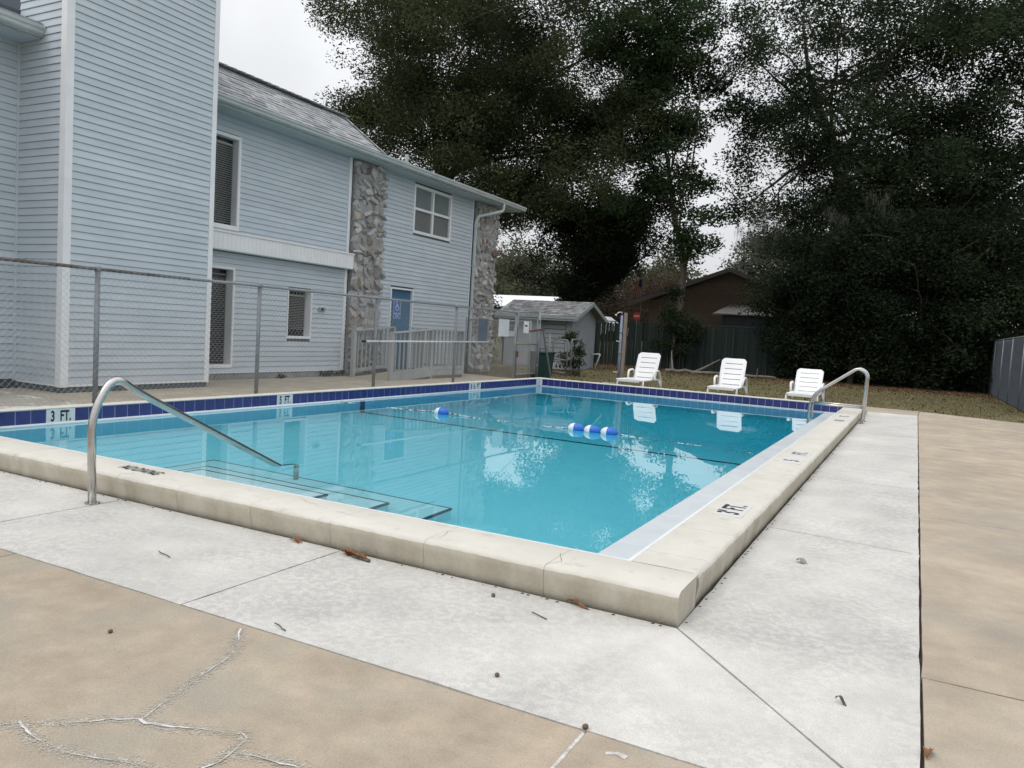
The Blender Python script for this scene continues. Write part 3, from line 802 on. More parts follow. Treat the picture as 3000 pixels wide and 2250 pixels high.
B('mullion', 'white_trim', w4, XW - 0.05, XW + 0.015, ym + .03, y1 - .04, zm - .03, zm + .03)
# door
y0, y1, z0, z1 = H_DR
dr = B('door', 'door_blue', bl, XW - 0.08, XW - 0.04, y0 + 0.04, y1 - 0.04, 0.13, z1 - 0.04)
for d in ((y0, y0 + .04, 0.12, z1), (y1 - .04, y1, 0.12, z1), (y0 + .04, y1 - .04, z1 - .04, z1)):
    B('door_frame', 'white_trim', dr, XW - 0.1, XW + 0.024, *d)
B('threshold', 'metal_box', dr, XW - 0.1, XW + 0.01, y0 + .04, y1 - .04, 0.115, 0.13)
MB().tube([(XW - 0.04, y0 + 0.12, 1.02), (XW + 0.02, y0 + 0.12, 1.02)], [0.012, 0.028], 10).build('door_knob', 'steel', dr, smooth=True)
sg = empty('wheelchair_sign', (XW - 0.035, 12.52, 1.60), 'blue wheelchair ramp sign fixed on the blue door', 'sign')
B('plate', 'sign_blue', sg, XW - 0.039, XW - 0.033, 12.37, 12.67, 1.37, 1.83)
for d in ((12.375, 12.383, 1.375, 1.825), (12.657, 12.665, 1.375, 1.825), (12.383, 12.657, 1.375, 1.383), (12.383, 12.657, 1.817, 1.825)):
    B('border', 'sign_white', sg, XW - 0.033, XW - 0.0315, *d)
xx = XW - 0.031
mb = MB()
def sp(u, v): return (xx, 12.52 + u, 1.60 + v)
mb.tube([sp(-0.025, 0.195), sp(-0.024, 0.195)], 0.001, 6)
pic = MB()
pic.tube([(xx - 0.001, 12.50, 1.785), (xx + 0.001, 12.50, 1.785)], 0.02, 12)
pic.tube([sp(-0.02, 0.155), sp(-0.012, 0.07), sp(0.045, 0.07), sp(0.07, 0.0), sp(0.09, 0.005)], 0.008, 6)
pic.tube([sp(-0.018, 0.12), sp(0.035, 0.115)], 0.007, 6)
pic.tube([Vector(sp(0.0, 0.03)) + Vector((0, 0.06 * math.cos(a), 0.06 * math.sin(a))) for a in [R(120 + 15 * i) for i in range(14)]], 0.008, 6)
pic.build('wheelchair_symbol', 'sign_white', sg)
text('lettering', 'WHEELCHAIR', 0.055, (XW - 0.033, 12.52, 1.49), (0, 1, 0), (0, 0, 1), 'sign_white', sg, sx=0.72, bold=0.02)
text('lettering', 'RAMP', 0.055, (XW - 0.033, 12.52, 1.425), (0, 1, 0), (0, 0, 1), 'sign_white', sg, sx=0.8, bold=0.02)
# small wall fixtures
o = B('electric_box', 'metal_box', bl, XW + 0.015, XW + 0.06, 9.62, 9.82, 1.42, 1.49)
B('outlet_cover', 'black_print', o, XW + 0.06, XW + 0.07, 9.66, 9.75, 1.43, 1.485)
vb = B('spigot_box', 'metal_box', bl, -9.77, -9.68, 4.50, 4.64, -0.01, 0.08)
MB().tube([(-9.7, 4.7, 0.0), (-9.7, 4.7, 0.11)], 0.02, 8).build('pipe', 'metal_box', bl)
# gutter, soffit, roof
def gutter(y0, y1, name='gutter'):
    X = -10.1
    prof = [(X - 0.12, 5.01), (X - 0.12, 4.88), (X - 0.045, 4.88), (X - 0.02, 4.905), (X - 0.02, 4.94), (X, 4.965), (X, 5.0), (X - 0.012, 5.005), (X - 0.014, 4.97), (X - 0.03, 4.95), (X - 0.035, 4.91), (X - 0.11, 4.90), (X - 0.11, 5.01)]
    return recalc(MB().prism([(x, y0, z) for x, z in prof], 0, (0, y1 - y0, 0)).build(name, 'gutter', bl))
gutter(5.90, 18.12)
gutter(-3, 3.36)
B('fascia', 'gutter', bl, -10.245, -10.2205, 5.9, 17.95, 4.84, 5.03)
B('fascia', 'gutter', bl, -10.245, -10.2205, -3, 3.36, 4.84, 5.03)
B('soffit', 'soffit', bl, -10.66, -10.245, 5.89, 17.95, 4.845, 4.86)
B('soffit', 'soffit', bl, -10.75, -10.245, -3, 3.36, 4.845, 4.86)
# main mansard slope with shingles (10.2,5.03)->(11.1,5.81)
p0 = Vector((-10.16, 0, 5.02)); p1 = Vector((-11.12, 0, 5.82)); sl = (p1 - p0); sn = Vector((-sl.z, 0, sl.x)).normalized()
if sn.z < 0: sn = -sn
roof = MB().add([(p0.x, 5.9, p0.z), (p0.x, 11.05, p0.z), (p1.x, 10.75, p1.z), (p1.x, 5.9, p1.z), (-20, 5.9, 5.7), (-20, 10.75, 5.7), (-20, 11.05, 5.0)],
                [(0, 1, 2, 3), (3, 2, 5, 4), (1, 6, 5, 2)]).build('roof', 'shingle', bl)
MB().box(-20, -10.16, 11.07, 17.93, 4.87, 5.03).build('roof_edge', 'shingle', bl)
MB().box(-20, -10.16, -3, 3.36, 4.86, 5.05).build('roof_edge', 'shingle', bl)
B('soffit', 'soffit', bl, -20, -10.7, 17.1, 17.9, 4.84, 4.855)
sh = MB()
rows = 11
for i in range(rows):
    t0 = i / rows; t1 = min((i + 1.15) / rows, 1.0)
    y = 5.9 + (0.15 if i % 2 else 0.0) - rnd.uniform(0, .1)
    yend = 11.06 - 0.3 * t0
    while y < yend:
        wdt = rnd.choice((0.16, 0.22, 0.3, 0.33)); e = min(y + wdt, yend); s = max(y, 5.9)
        if e - s > 0.03:
            lift = rnd.choice((0.010, 0.016, 0.022))
            a = p0 + sl * t0; b = p0 + sl * t1
            q = [a + sn * lift, a + sn * 0.002, b + sn * 0.004, b + sn * (0.004)]
            vs = [(a + sn * lift) + Vector((0, s, 0)), (a + sn * lift) + Vector((0, e - .004, 0)), (b + sn * 0.003) + Vector((0, e - .004, 0)), (b + sn * 0.003) + Vector((0, s, 0)),
                  (a - sn * 0.002) + Vector((0, s, 0)), (a - sn * 0.002) + Vector((0, e - .004, 0))]
            sh.add(vs, [(0, 1, 2, 3), (4, 5, 1, 0), (0, 3, 4), (1, 5, 2)])
        y += wdt
so = sh.build('shingles', 'shingle', roof); so['kind'] = 'stuff'
cap = MB()
y = 5.9
while y < 10.7:
    cap.bar((p1.x, y, p1.z + 0.02), (p1.x, y + 0.3, p1.z + 0.035), 0.24, 0.012); y += 0.22
for i in range(8):
    a = Vector((p1.x, 10.76, p1.z)).lerp(Vector((p0.x, 11.06, p0.z)), i / 8); b = Vector((p1.x, 10.76, p1.z)).lerp(Vector((p0.x, 11.06, p0.z)), (i + 1.2) / 8)
    cap.bar(a + Vector((0, 0, 0.03)), b + Vector((0, 0, 0.018)), 0.2, 0.012)
o = cap.build('ridge_caps', 'shingle', roof); o['kind'] = 'stuff'
MB().tube([(-11.3, 13.47, 4.9), (-11.3, 13.47, 5.62)], 0.05, 10).build('vent_pipe', 'gutter', bl)
# downspout
dp = fillet([(-10.16, 16.75, 4.89), (-10.16, 16.75, 4.68), (-10.54, 15.92, 4.40), (-10.56, 15.9, 4.2), (-10.56, 15.9, 0.25), (-10.42, 15.95, 0.1)], 0.14, 5)
MB().tube(dp, 0.048, 8).build('downspout', 'gutter', bl, smooth=True)
for z in (3.0, 1.75, 0.6):
    B('strap', 'gutter', bl, -10.64, -10.505, 15.84, 15.96, z, z + 0.03)
# stone pillars
rocks = []
for i in range(9):
    bm = bmesh.new()
    rr = random.Random(100 + i)
    pts = []
    for k in range(15):
        v = Vector((rr.uniform(-1, 1), rr.uniform(-1, 1), rr.uniform(-1, 1)))
        v = v / max(abs(v.x) ** 1.0, abs(v.y), abs(v.z)) * rr.uniform(0.75, 1.0)
        pts.append(bm.verts.new((v.x * 0.5, v.y * 0.5, v.z * 0.5)))
    bmesh.ops.convex_hull(bm, input=pts)
    for v in [v for v in bm.verts if not v.link_faces]: bm.verts.remove(v)
    for mn in ('stone', 'stone_tan', 'stone_red'):
        me = bpy.data.meshes.new('stone'); bm.to_mesh(me); me.materials.append(M[mn]); rocks.append((mn, me))
    bm.free()
def pillar(y0, y1, z1, seed):
    rr = random.Random(seed)
    pb = B('stone_pillar', 'mortar', bl, XW - 0.03, XW + 0.10, y0 + 0.05, y1 - 0.06, -0.03, z1)
    o0 = rootloc(pb)
    z = 0.0
    while z < z1 - 0.06:
        hgt = rr.choice((0.10, 0.12, 0.15, 0.18, 0.22, 0.28)); hgt = min(hgt, z1 - z)
        y = y0 + rr.uniform(-0.02, 0.02)
        while y < y1 - 0.05:
            wd = rr.uniform(0.14, 0.32) if hgt > 0.15 else rr.uniform(0.18, 0.40)
            wd = min(wd, y1 - y + 0.03)
            mn = rr.choices(('stone', 'stone_tan', 'stone_red'), (0.89, 0.09, 0.02))[0]
            me = rr.choice([m for n_, m in rocks if n_ == mn])
            s = link('stone', me, None, pb)
            s.location = Vector((XW + 0.09 + rr.uniform(-0.02, 0.035), y + wd / 2, z + hgt / 2 + rr.uniform(-0.045, 0.045))) - o0
            s.rotation_euler = (rr.uniform(-0.6, 0.6), rr.uniform(-0.22, 0.22), rr.uniform(-0.22, 0.22))
            s.scale = (rr.uniform(0.10, 0.17), wd * 0.99, hgt * 1.0)
            y += wd * 0.97
        z += hgt * 0.93
pillar(10.53, 11.68, 4.83, 5)
pillar(15.92, 17.18, 4.83, 9)

# ------------------------------------------------------------------ ramp with railings
rm = empty('wheelchair_ramp', (-9.8, 10.5, 0), 'grey wooden wheelchair ramp with picket railings leading to the blue door', 'ramp')
recalc(MB().prism([(-10.32, 10.5, 0.0), (-10.32, 12.05, 0.115), (-10.32, 13.5, 0.115), (-10.32, 13.5, -0.02), (-10.32, 10.5, -0.02)], 0, (1.0, 0, 0)).build('ramp_floor', 'concrete_old', rm))
B('landing', 'concrete_old', rm, -10.63, -10.33, 12.05, 13.5, -0.02, 0.11)
def rail_z(y): return 1.0 + 0.12 * min(max((y - 10.5) / 1.5, 0), 1)
def flo_z(y): return 0.115 * min(max((y - 10.5) / 1.5, 0), 1)
for X, ya, yb, posts in ((-10.36, 10.50, 12.02, (10.52, 11.98)), (-9.30, 10.46, 13.50, (10.49, 12.04, 13.46))):
    for y in posts:
        bevel(B('post', 'wood_grey', rm, X - 0.045, X + 0.045, y - 0.045, y + 0.045, -0.03, rail_z(y) + 0.02), 0.006)
    for a, b in zip(posts, posts[1:]):
        MB().bar((X, a, rail_z(a) + 0.035), (X, b, rail_z(b) + 0.035), 0.12, 0.03).build('top_rail', 'wood_grey', rm)
        MB().bar((X, a, flo_z(a) + 0.13), (X, b, flo_z(b) + 0.13), 0.04, 0.08).build('bottom_rail', 'wood_grey', rm)
        if X > -10:
            MB().bar((X + 0.04, a, flo_z(a) + 0.02), (X + 0.04, b, flo_z(b) + 0.02), 0.03, 0.14 if a < 12 else 0.12).build('skirt_board', 'wood_grey', rm)
        k = int((b - a) / 0.145); 
        for i in range(1, k):
            y = a + (b - a) * i / k
            B('baluster', 'wood_grey', rm, X - 0.015, X + 0.015, y - 0.016, y + 0.016, flo_z(y) + 0.14, rail_z(y) + 0.03)
X0, X1 = -10.55, -9.30
MB().bar((X0, 13.5, 1.155), (X1, 13.5, 1.155), 0.10, 0.03).build('top_rail', 'wood_grey', rm)
MB().bar((X0, 13.5, 0.24), (X1, 13.5, 0.24), 0.04, 0.08).build('bottom_rail', 'wood_grey', rm)
for i in range(11):
    x = X0 + (X1 - X0) * (i + 0.4) / 11
    B('baluster', 'wood_grey', rm, x - 0.018, x + 0.018, 13.482, 13.518, 0.25, 1.14)
# second row behind the blue door's far side
MB().bar((-10.50, 12.98, 1.155), (-10.50, 13.46, 1.155), 0.09, 0.03).build('top_rail', 'wood_grey', rm)
for i in range(4):
    y = 13.18 + 0.09 * i
    B('baluster', 'wood_grey', rm, -10.518, -10.482, y - 0.018, y + 0.018, 0.12, 1.14)

# ------------------------------------------------------------------ chain link
def chain(mb, a, b, z0, z1, pitch=0.078, r=0.0019):
    a = Vector((*a, 0)); b = Vector((*b, 0)); d = (b - a); Ln = d.length; d.normalize(); H = z1 - z0
    nr = Vector((-d.y, d.x, 0))
    k = int((Ln + H) / pitch)
    for sgn in (1, -1):
        for i in range(k + 1):
            s = i * pitch
            if sgn == 1: u0, w0, u1, w1 = s - H, 0.0, s, H
            else: u0, w0, u1, w1 = s, 0.0, s - H, H
            if sgn == 1:
                if u0 < 0: w0 = -u0; u0 = 0
                if u1 > Ln: w1 = H - (u1 - Ln); u1 = Ln
            else:
                if u1 < 0: w1 = H + u1; u1 = 0
                if u0 > Ln: w0 = u0 - Ln; u0 = Ln
            if w1 - w0 < 0.01: continue
            p = a + d * u0 + Vector((0, 0, z0 + w0)) + nr * (0.0015 * sgn); q = a + d * u1 + Vector((0, 0, z0 + w1)) + nr * (0.0015 * sgn)
            mb.tube([p, q], r, 3, caps=False)
    return mb
XFN = -7.9
fn = empty('chain_link_fence', (XFN, 2.7, 0), 'galvanised chain link fence with round posts between pool and building', 'fence')
FP = [-2.7, 0.0, 2.70, 5.27, 8.09, 10.83, 13.60]
for y in FP:
    p = MB().tube([(XFN, y, -0.03), (XFN, y, 1.66)], 0.03, 12).build('post', 'galvanised', fn, smooth=True)
    MB().tube([(XFN, y, 1.645), (XFN, y, 1.70), (XFN, y, 1.715)], [0.036, 0.036, 0.012], 12).build('post_cap', 'galvanised', p, smooth=True)
MB().tube([(XFN, -2.7, 1.68), (XFN, 4.0, 1.672)], 0.021, 10).build('top_rail', 'rail_rust', fn, smooth=True)
MB().tube([(XFN, 4.0, 1.672), (XFN, 13.60, 1.685)], 0.021, 10).build('top_rail', 'galvanised', fn, smooth=True)
o = chain(MB(), (XFN + 0.034, -2.7), (XFN + 0.034, 13.6), 0.03, 1.725, 0.078, 0.0016).build('wire_mesh', 'galv_wire', fn); o['kind'] = 'stuff'
# return panel to the building
pn = empty('return_fence', (-8.4, 14.7, 0), 'low chain link panel closing the gap between building and gate', 'fence')
for (x, y) in ((-10.12, 14.97), (-8.02, 14.66)):
    MB().tube([(x, y, -0.05), (x, y, 1.52)], 0.03, 10).build('post', 'galvanised', pn, smooth=True)
MB().tube([(-10.02, 14.95, -0.05), (-10.02, 14.95, 1.47)], 0.022, 10).build('post', 'galvanised', pn, smooth=True)
MB().tube([(-10.02, 14.95, 1.47), (-8.02, 14.66, 1.50)], 0.018, 8).build('top_rail', 'galvanised', pn, smooth=True)
o = chain(MB(), (-10.02, 14.95), (-8.02, 14.66), 0.02, 1.48, 0.078, 0.0026).build('wire_mesh', 'galv_wire', pn); o['kind'] = 'stuff'
# gate
gt = empty('chain_link_gate', (XFN, 14.2, 0), 'chain link gate with a latch and a rusty closer arm at the pool corner', 'gate')
MB().tube([(XFN, 14.92, -0.05), (XFN, 14.92, 1.76)], 0.034, 12).build('gate_post', 'galvanised', gt, smooth=True)
fr = [(XFN, 13.70, 0.17), (XFN, 13.70, 1.70), (XFN, 14.80, 1.74), (XFN, 14.82, 0.17), (XFN, 13.70, 0.17)]
for a, b in zip(fr, fr[1:]):
    MB().tube([a, b], 0.02, 10).build('gate_frame', 'galvanised', gt, smooth=True)
MB().tube([(XFN, 13.70, 0.93), (XFN, 14.82, 0.93)], 0.016, 8).build('gate_rail', 'galvanised', gt, smooth=True)
MB().tube([(XFN, 13.70, 1.60), (XFN, 14.82, 1.62)], 0.016, 8).build('gate_rail', 'galvanised', gt, smooth=True)
o = chain(MB(), (XFN, 13.70), (XFN, 14.81), 0.18, 1.70, 0.078, 0.0026).build('wire_mesh', 'galv_wire', gt); o['kind'] = 'stuff'
B('latch', 'rust', gt, XFN - 0.03, XFN + 0.04, 13.62, 13.74, 0.60, 0.74)
B('latch_tag', 'yellow', gt, XFN + 0.02, XFN + 0.04, 13.60, 13.74, 0.935, 0.965)
MB().tube([(XFN + 0.03, 13.66, 1.36), (XFN + 0.03, 13.66, 1.15)], 0.012, 6).build('padlock_shackle', 'galvanised', gt)
for z in (0.35, 1.5):
    B('hinge', 'galvanised', gt, XFN - 0.03, XFN + 0.03, 14.82, 14.92, z, z + 0.06)
MB().bar((XFN + 0.05, 14.28, 1.25), (XFN + 0.05, 15.12, 1.33), 0.03, 0.04).build('closer_arm', 'rust', gt)
MB().bar((XFN + 0.02, 15.1, 1.33), (-7.85, 15.72, 0.03), 0.035, 0.035).build('brace', 'galvanised', gt)
B('gate_post_foot', 'rust', gt, -7.9, -7.8, 15.66, 15.78, -0.055, 0.03)

# signs on the fences
def sign(name, label, X, ya, yb, za, zb, m, wires=True):
    o = empty(name, (X, (ya + yb) / 2, za), label, 'sign')
    B('plate', m, o, X - 0.002, X + 0.002, ya, yb, za, zb)
    for y in (ya + 0.03, yb - 0.03):
        MB().tube([(X - 0.05, y, zb - 0.03), (X + 0.004, y, zb - 0.03)], 0.003, 4).build('wire_tie', 'galvanised', o)
    return o
sign('fence_sign', 'dark grey blank sign hanging on the chain link fence before the stone pillar', XFN + 0.05, 11.70, 12.11, 0.965, 1.47, 'sign_grey')
sign('fence_sign', 'wide white notice board on the chain link fence beside the gate', -7.93, 12.78, 13.30, 1.09, 1.50, 'sign_white')
o = sign('gate_sign', 'narrow white sign with a black bar on the gate', XFN + 0.03, 13.96, 14.25, 1.20, 1.49, 'sign_white')
B('black_bar', 'black_print', o, XFN + 0.032, XFN + 0.034, 14.02, 14.16, 1.36, 1.40)
pp = empty('skimmer_pole', (-7.85, 7.8, 0.9), 'long white skimmer pole hanging level along the chain link fence', 'pole')
MB().tube([(-7.845, 7.72, 0.895), (-7.845, 12.18, 0.95)], 0.0175, 10).build('shaft', 'pole_white', pp, smooth=True)
MB().tube([(-7.845, 7.66, 0.894), (-7.845, 7.74, 0.895)], 0.022, 10).build('end_grip', 'black_print', pp, smooth=True)
MB().tube([(-7.845, 12.05, 0.95), (-7.85, 12.0, 1.06), (-7.87, 11.98, 1.10)], 0.006, 6).build('hook', 'pipe_blue', pp)
for y in (8.1, 10.83):
    MB().tube([(-7.87, y, 0.96), (-7.82, y, 0.95), (-7.82, y, 0.89), (-7.87, y, 0.885)], 0.004, 5).build('hanger', 'galvanised', pp)

# ------------------------------------------------------------------ shed
shx, shy = -10.4, 22.8
sd_ = empty('garden_shed', (shx, shy, 0), 'small grey wooden shed with shingled gable roof behind the gate', 'shed')
WX0, WX1, WY0, WY1, EH = -13.2, shx, shy, shy + 2.45, 1.93
PK = 2.42; ymid = (WY0 + WY1) / 2
B('wall', 'shed_paint', sd_, WX0, WX1 - 0.03, WY0, WY0 + 0.06, -0.06, EH)
recalc(MB().prism([(WX1 - 0.06, WY0 + 0.06, -0.06), (WX1 - 0.06, WY1, -0.06), (WX1 - 0.06, WY1, EH), (WX1 - 0.06, ymid, PK - 0.02), (WX1 - 0.06, WY0 + 0.06, EH)], 0, (0.045, 0, 0)).build('gable_wall', 'shed_paint', sd_))
y = WY0 + 0.06
while y < WY1 - 0.05:
    zt = EH + (PK - 0.06 - EH) * (1 - abs(y + 0.1 - ymid) / (WY1 - ymid)) - 0.06
    B('board', 'shed_paint', sd_, WX1 - 0.015, WX1, y + 0.004, min(y + 0.2, WY1) - 0.004, -0.05, max(zt, EH - 0.05)); y += 0.2
B('wall', 'shed_paint', sd_, WX0, WX0 + 0.06, WY0, WY1, -0.06, EH)
B('wall', 'shed_paint', sd_, WX0, WX1, WY1 - 0.06, WY1, -0.06, EH)
B('corner_board', 'shed_light', sd_, WX1 - 0.16, WX1 + 0.012, WY0 - 0.02, WY0 + 0.001, -0.05, EH - 0.03)
B('corner_board', 'shed_paint', sd_, WX1 - 0.0, WX1 + 0.015, WY0 - 0.02, WY0 + 0.1, -0.05, EH - 0.03)
B('louvre_gap_shade', 'board_grey', sd_, -11.43, -10.61, WY0 - 0.006, WY0 - 0.0005, 0.03, EH - 0.06)  # dark sheet puts shade into the gaps between louvre boards
zz = 0.05
while zz < EH - 0.1:
    B('louvre_board', 'shed_light', sd_, -11.42, -10.62, WY0 - 0.028, WY0 - 0.0065, zz, zz + 0.148); zz += 0.17
B('door', 'shed_light', sd_, -12.55, -11.62, WY0 - 0.02, WY0 + 0.001, 0.0, EH - 0.12)
s0 = Vector((0, WY0 - 0.28, EH - 0.05)); s1 = Vector((0, ymid, PK + 0.06)); s2 = Vector((0, WY1 + 0.28, EH - 0.05))
RX0, RX1 = WX0 - 0.25, WX1 + 0.32
rf = MB()
for a, b in ((s0, s1), (s1, s2)):
    rf.add([(RX0, a.y, a.z), (RX1, a.y, a.z), (RX1, b.y, b.z), (RX0, b.y, b.z), (RX0, a.y, a.z - .04), (RX1, a.y, a.z - .04), (RX1, b.y, b.z - .04), (RX0, b.y, b.z - .04)],
           [(0, 1, 2, 3), (7, 6, 5, 4), (4, 5, 1, 0), (5, 6, 2, 1), (7, 4, 0, 3)])
rfo = rf.build('roof', 'shingle_shed', sd_)
ss = MB(); sl2 = s1 - s0; n2 = Vector((0, -sl2.z, sl2.y)).normalized()
for i in range(9):
    t0 = i / 9; t1 = min(1, (i + 1.1) / 9); x = RX0 - rnd.uniform(0, 0.2)
    while x < RX1:
        wd = rnd.choice((0.16, 0.24, 0.32)); e = min(x + wd, RX1); s = max(x, RX0)
        if e > s + 0.02:
            a = s0 + sl2 * t0; b = s0 + sl2 * t1; lf = rnd.choice((0.008, 0.014, 0.02))
            A = a + n2 * lf; Bq = b + n2 * 0.004
            ss.add([(s, A.y, A.z), (e - .005, A.y, A.z), (e - .005, Bq.y, Bq.z), (s, Bq.y, Bq.z), (s, a.y, a.z), (e - .005, a.y, a.z)], [(0, 1, 2, 3), (4, 5, 1, 0)])
        x += wd
o = ss.build('shingles', 'shingle_shed', rfo); o['kind'] = 'stuff'
B('eave_board', 'shed_light', sd_, RX0, RX1, s0.y - 0.02, s0.y, s0.z - 0.10, s0.z - 0.005)
B('eave_board', 'shed_paint', sd_, RX0, RX1, s0.y, s0.y + 0.02, s0.z - 0.17, s0.z - 0.10)
for a, b in ((s0, s1), (s2, s1)):
    MB().add([(RX1 + .001, a.y, a.z), (RX1 + .001, b.y, b.z), (RX1 + .001, b.y, b.z - .15), (RX1 + .001, a.y, a.z - .15), (RX1 + .03, a.y, a.z), (RX1 + .03, b.y, b.z), (RX1 + .03, b.y, b.z - .15), (RX1 + .03, a.y, a.z - .15)],
             [(0, 1, 2, 3), (7, 6, 5, 4), (0, 4, 5, 1), (3, 2, 6, 7), (0, 3, 7, 4), (1, 5, 6, 2)]).build('barge_board', 'shed_light', sd_)
o = empty('wall_sign', (-12.83, WY0 - 0.03, 1.05), 'small blue and white sign on the grey shed wall', 'sign')
B('plate', 'sign_white', o, -12.96, -12.70, WY0 - 0.03, WY0 - 0.001, 1.03, 1.46)
B('printed_panel', 'sign_teal', o, -12.93, -12.73, WY0 - 0.034, WY0 - 0.0301, 1.24, 1.43)
o = empty('pipe_bracket', (-10.2, 25.4, 0), 'angled white plastic pipe leaning out behind the shed', 'pipe')
MB().tube(fillet([(-10.36, 24.9, 0.52), (-10.02, 24.9, 0.54), (-10.22, 24.9, -0.05)], 0.05), 0.03, 8).build('pipe', 'plastic_white', o, smooth=True)

# bin, frames, bed edging
bn = empty('rubbish_bin', (-8.42, 16.3, 0), 'dark green wheeled rubbish bin beside the gate post', 'bin')
recalc(MB().add([(-8.62, 16.05, -0.05), (-8.22, 16.05, -0.05), (-8.22, 16.5, -0.05), (-8.62, 16.5, -0.05), (-8.68, 16.0, 0.66), (-8.16, 16.0, 0.66), (-8.16, 16.56, 0.66), (-8.68, 16.56, 0.66)],
         [(3, 2, 1, 0), (4, 5, 6, 7), (0, 1, 5, 4), (1, 2, 6, 5), (2, 3, 7, 6), (3, 0, 4, 7)]).build('body', 'bin_green', bn))
bevel(B('lid', 'bin_green', bn, -8.71, -8.13, 15.97, 16.6, 0.661, 0.71), 0.02, 2)
MB().tube(fillet([(-8.66, 16.60, 0.68), (-8.66, 16.68, 0.78), (-8.5, 16.68, 0.78), (-8.5, 16.60, 0.68)], 0.03), 0.012, 6).build('handle', 'black_print', bn)
def frame_gate(nm, lbl, x0, x1, y, h, mid):
    o = empty(nm, ((x0 + x1) / 2, y, -0.05), lbl, 'gate')
    p = fillet([(x0, y, -0.04), (x0, y, h), (x1, y, h), (x1, y, -0.04)], 0.09)
    MB().tube(p, 0.022, 8).build('frame', 'galvanised', o, smooth=True)
    MB().tube([(x0, y, 0.06), (x1, y, 0.06)], 0.02, 8).build('bottom_rail', 'galvanised', o, smooth=True)
    MB().tube([(x0, y, mid), (x1, y, mid)], 0.015, 8).build('middle_rail', 'galvanised', o, smooth=True)
    o2 = chain(MB(), (x0, y), (x1, y), 0.06, h, 0.078, 0.0018).build('wire_mesh', 'galv_wire', o); o2['kind'] = 'stuff'
frame_gate('garden_gate', 'small round cornered tube gate leaning by the vine at the shed', -9.02, -8.53, 18.3, 1.06, 0.45)
o = empty('trellis_frame', (-8.45, 18.4, -0.05), 'bent galvanised tube frame standing inside the climbing vine', 'frame')
MB().tube(fillet([(-8.47, 18.45, -0.05), (-8.47, 18.45, 1.08), (-8.44, 19.1, 1.10), (-8.44, 19.1, -0.05)], 0.08), 0.022, 8).build('tube', 'galvanised', o, smooth=True)
o = empty('fence_post', (-9.15, 18.35, -0.05), 'square galvanised post between rubbish bin and garden gate', 'post')
MB().tube([(-9.15, 18.35, -0.06), (-9.17, 18.35, 1.2)], 0.035, 10).build('shaft', 'galvanised', o, smooth=True)
MB().tube([(-9.15, 18.36, 0.72), (-9.8, 18.5, 0.78)], 0.015, 6).build('rail', 'galvanised', o)
MB().tube([(-9.17, 18.35, 1.2), (-9.17, 18.35, 1.23)], [0.04, 0.02], 10).build('cap', 'galvanised', o)
o = MB().box(-9.9, -8.6, 19.3, 19.36, -0.06, 0.12).build('edging_board', 'wood_brown', None); tag(o, 'weathered timber edging board of the flower bed by the shed', 'board')
cs = empty('border_fence', (-9.3, 19.2, 0), 'low scrolled white border fence in front of the shed bed', 'border fence')
for i in range(9):
    x = -9.85 + 0.14 * i
    MB().tube([Vector((x, 19.2, 0.22)) + Vector((0.06 * math.cos(a), 0, 0.09 * math.sin(a))) for a in [R(24 * j) for j in range(16)]], 0.012, 5).build('scroll', 'plastic_white', cs)
MB().tube([(-9.9, 19.2, 0.13), (-8.65, 19.2, 0.13)], 0.01, 5).build('rail', 'plastic_white', cs)

# ------------------------------------------------------------------ shower post
sp_ = empty('shower_post', (-6.05, 16.1, -0.05), 'wooden outdoor shower post with a blue pipe beside the lounge chairs', 'shower')
B('post', 'wood_post', sp_, -6.02, -5.95, 16.05, 16.13, -0.06, 1.88)
MB().tube([(-6.06, 16.03, -0.02), (-6.07, 16.03, 1.80)], 0.035, 8).build('pipe', 'pipe_blue', sp_, smooth=True)
MB().tube(fillet([(-6.07, 16.03, 1.80), (-6.07, 16.02, 1.89), (-6.17, 15.98, 1.87), (-6.20, 15.96, 1.80)], 0.03), 0.012, 8).build('shower_arm', 'steel', sp_, smooth=True)
MB().tube([(-6.195, 15.965, 1.83), (-6.215, 15.955, 1.785)], [0.014, 0.045], 12).build('shower_head', 'steel', sp_, smooth=True)
for z in (0.35, 0.82, 1.35):
    B('pipe_clip', 'steel', sp_, -6.10, -6.02, 15.985, 16.05, z, z + 0.025)
MB().tube([(-6.07, 15.99, 1.12), (-6.16, 15.95, 1.13)], 0.012, 6).build('valve', 'steel', sp_)
MB().tube([(-6.07, 15.99, 0.32), (-6.18, 15.95, 0.32)], 0.012, 6).build('tap', 'steel', sp_)
o = B('drain_block', 'plastic_old', None, -6.45, -6.1, 15.9, 16.05, -0.06, 0.03); tag(o, 'pale concrete block lying at the foot of the shower post', 'block')

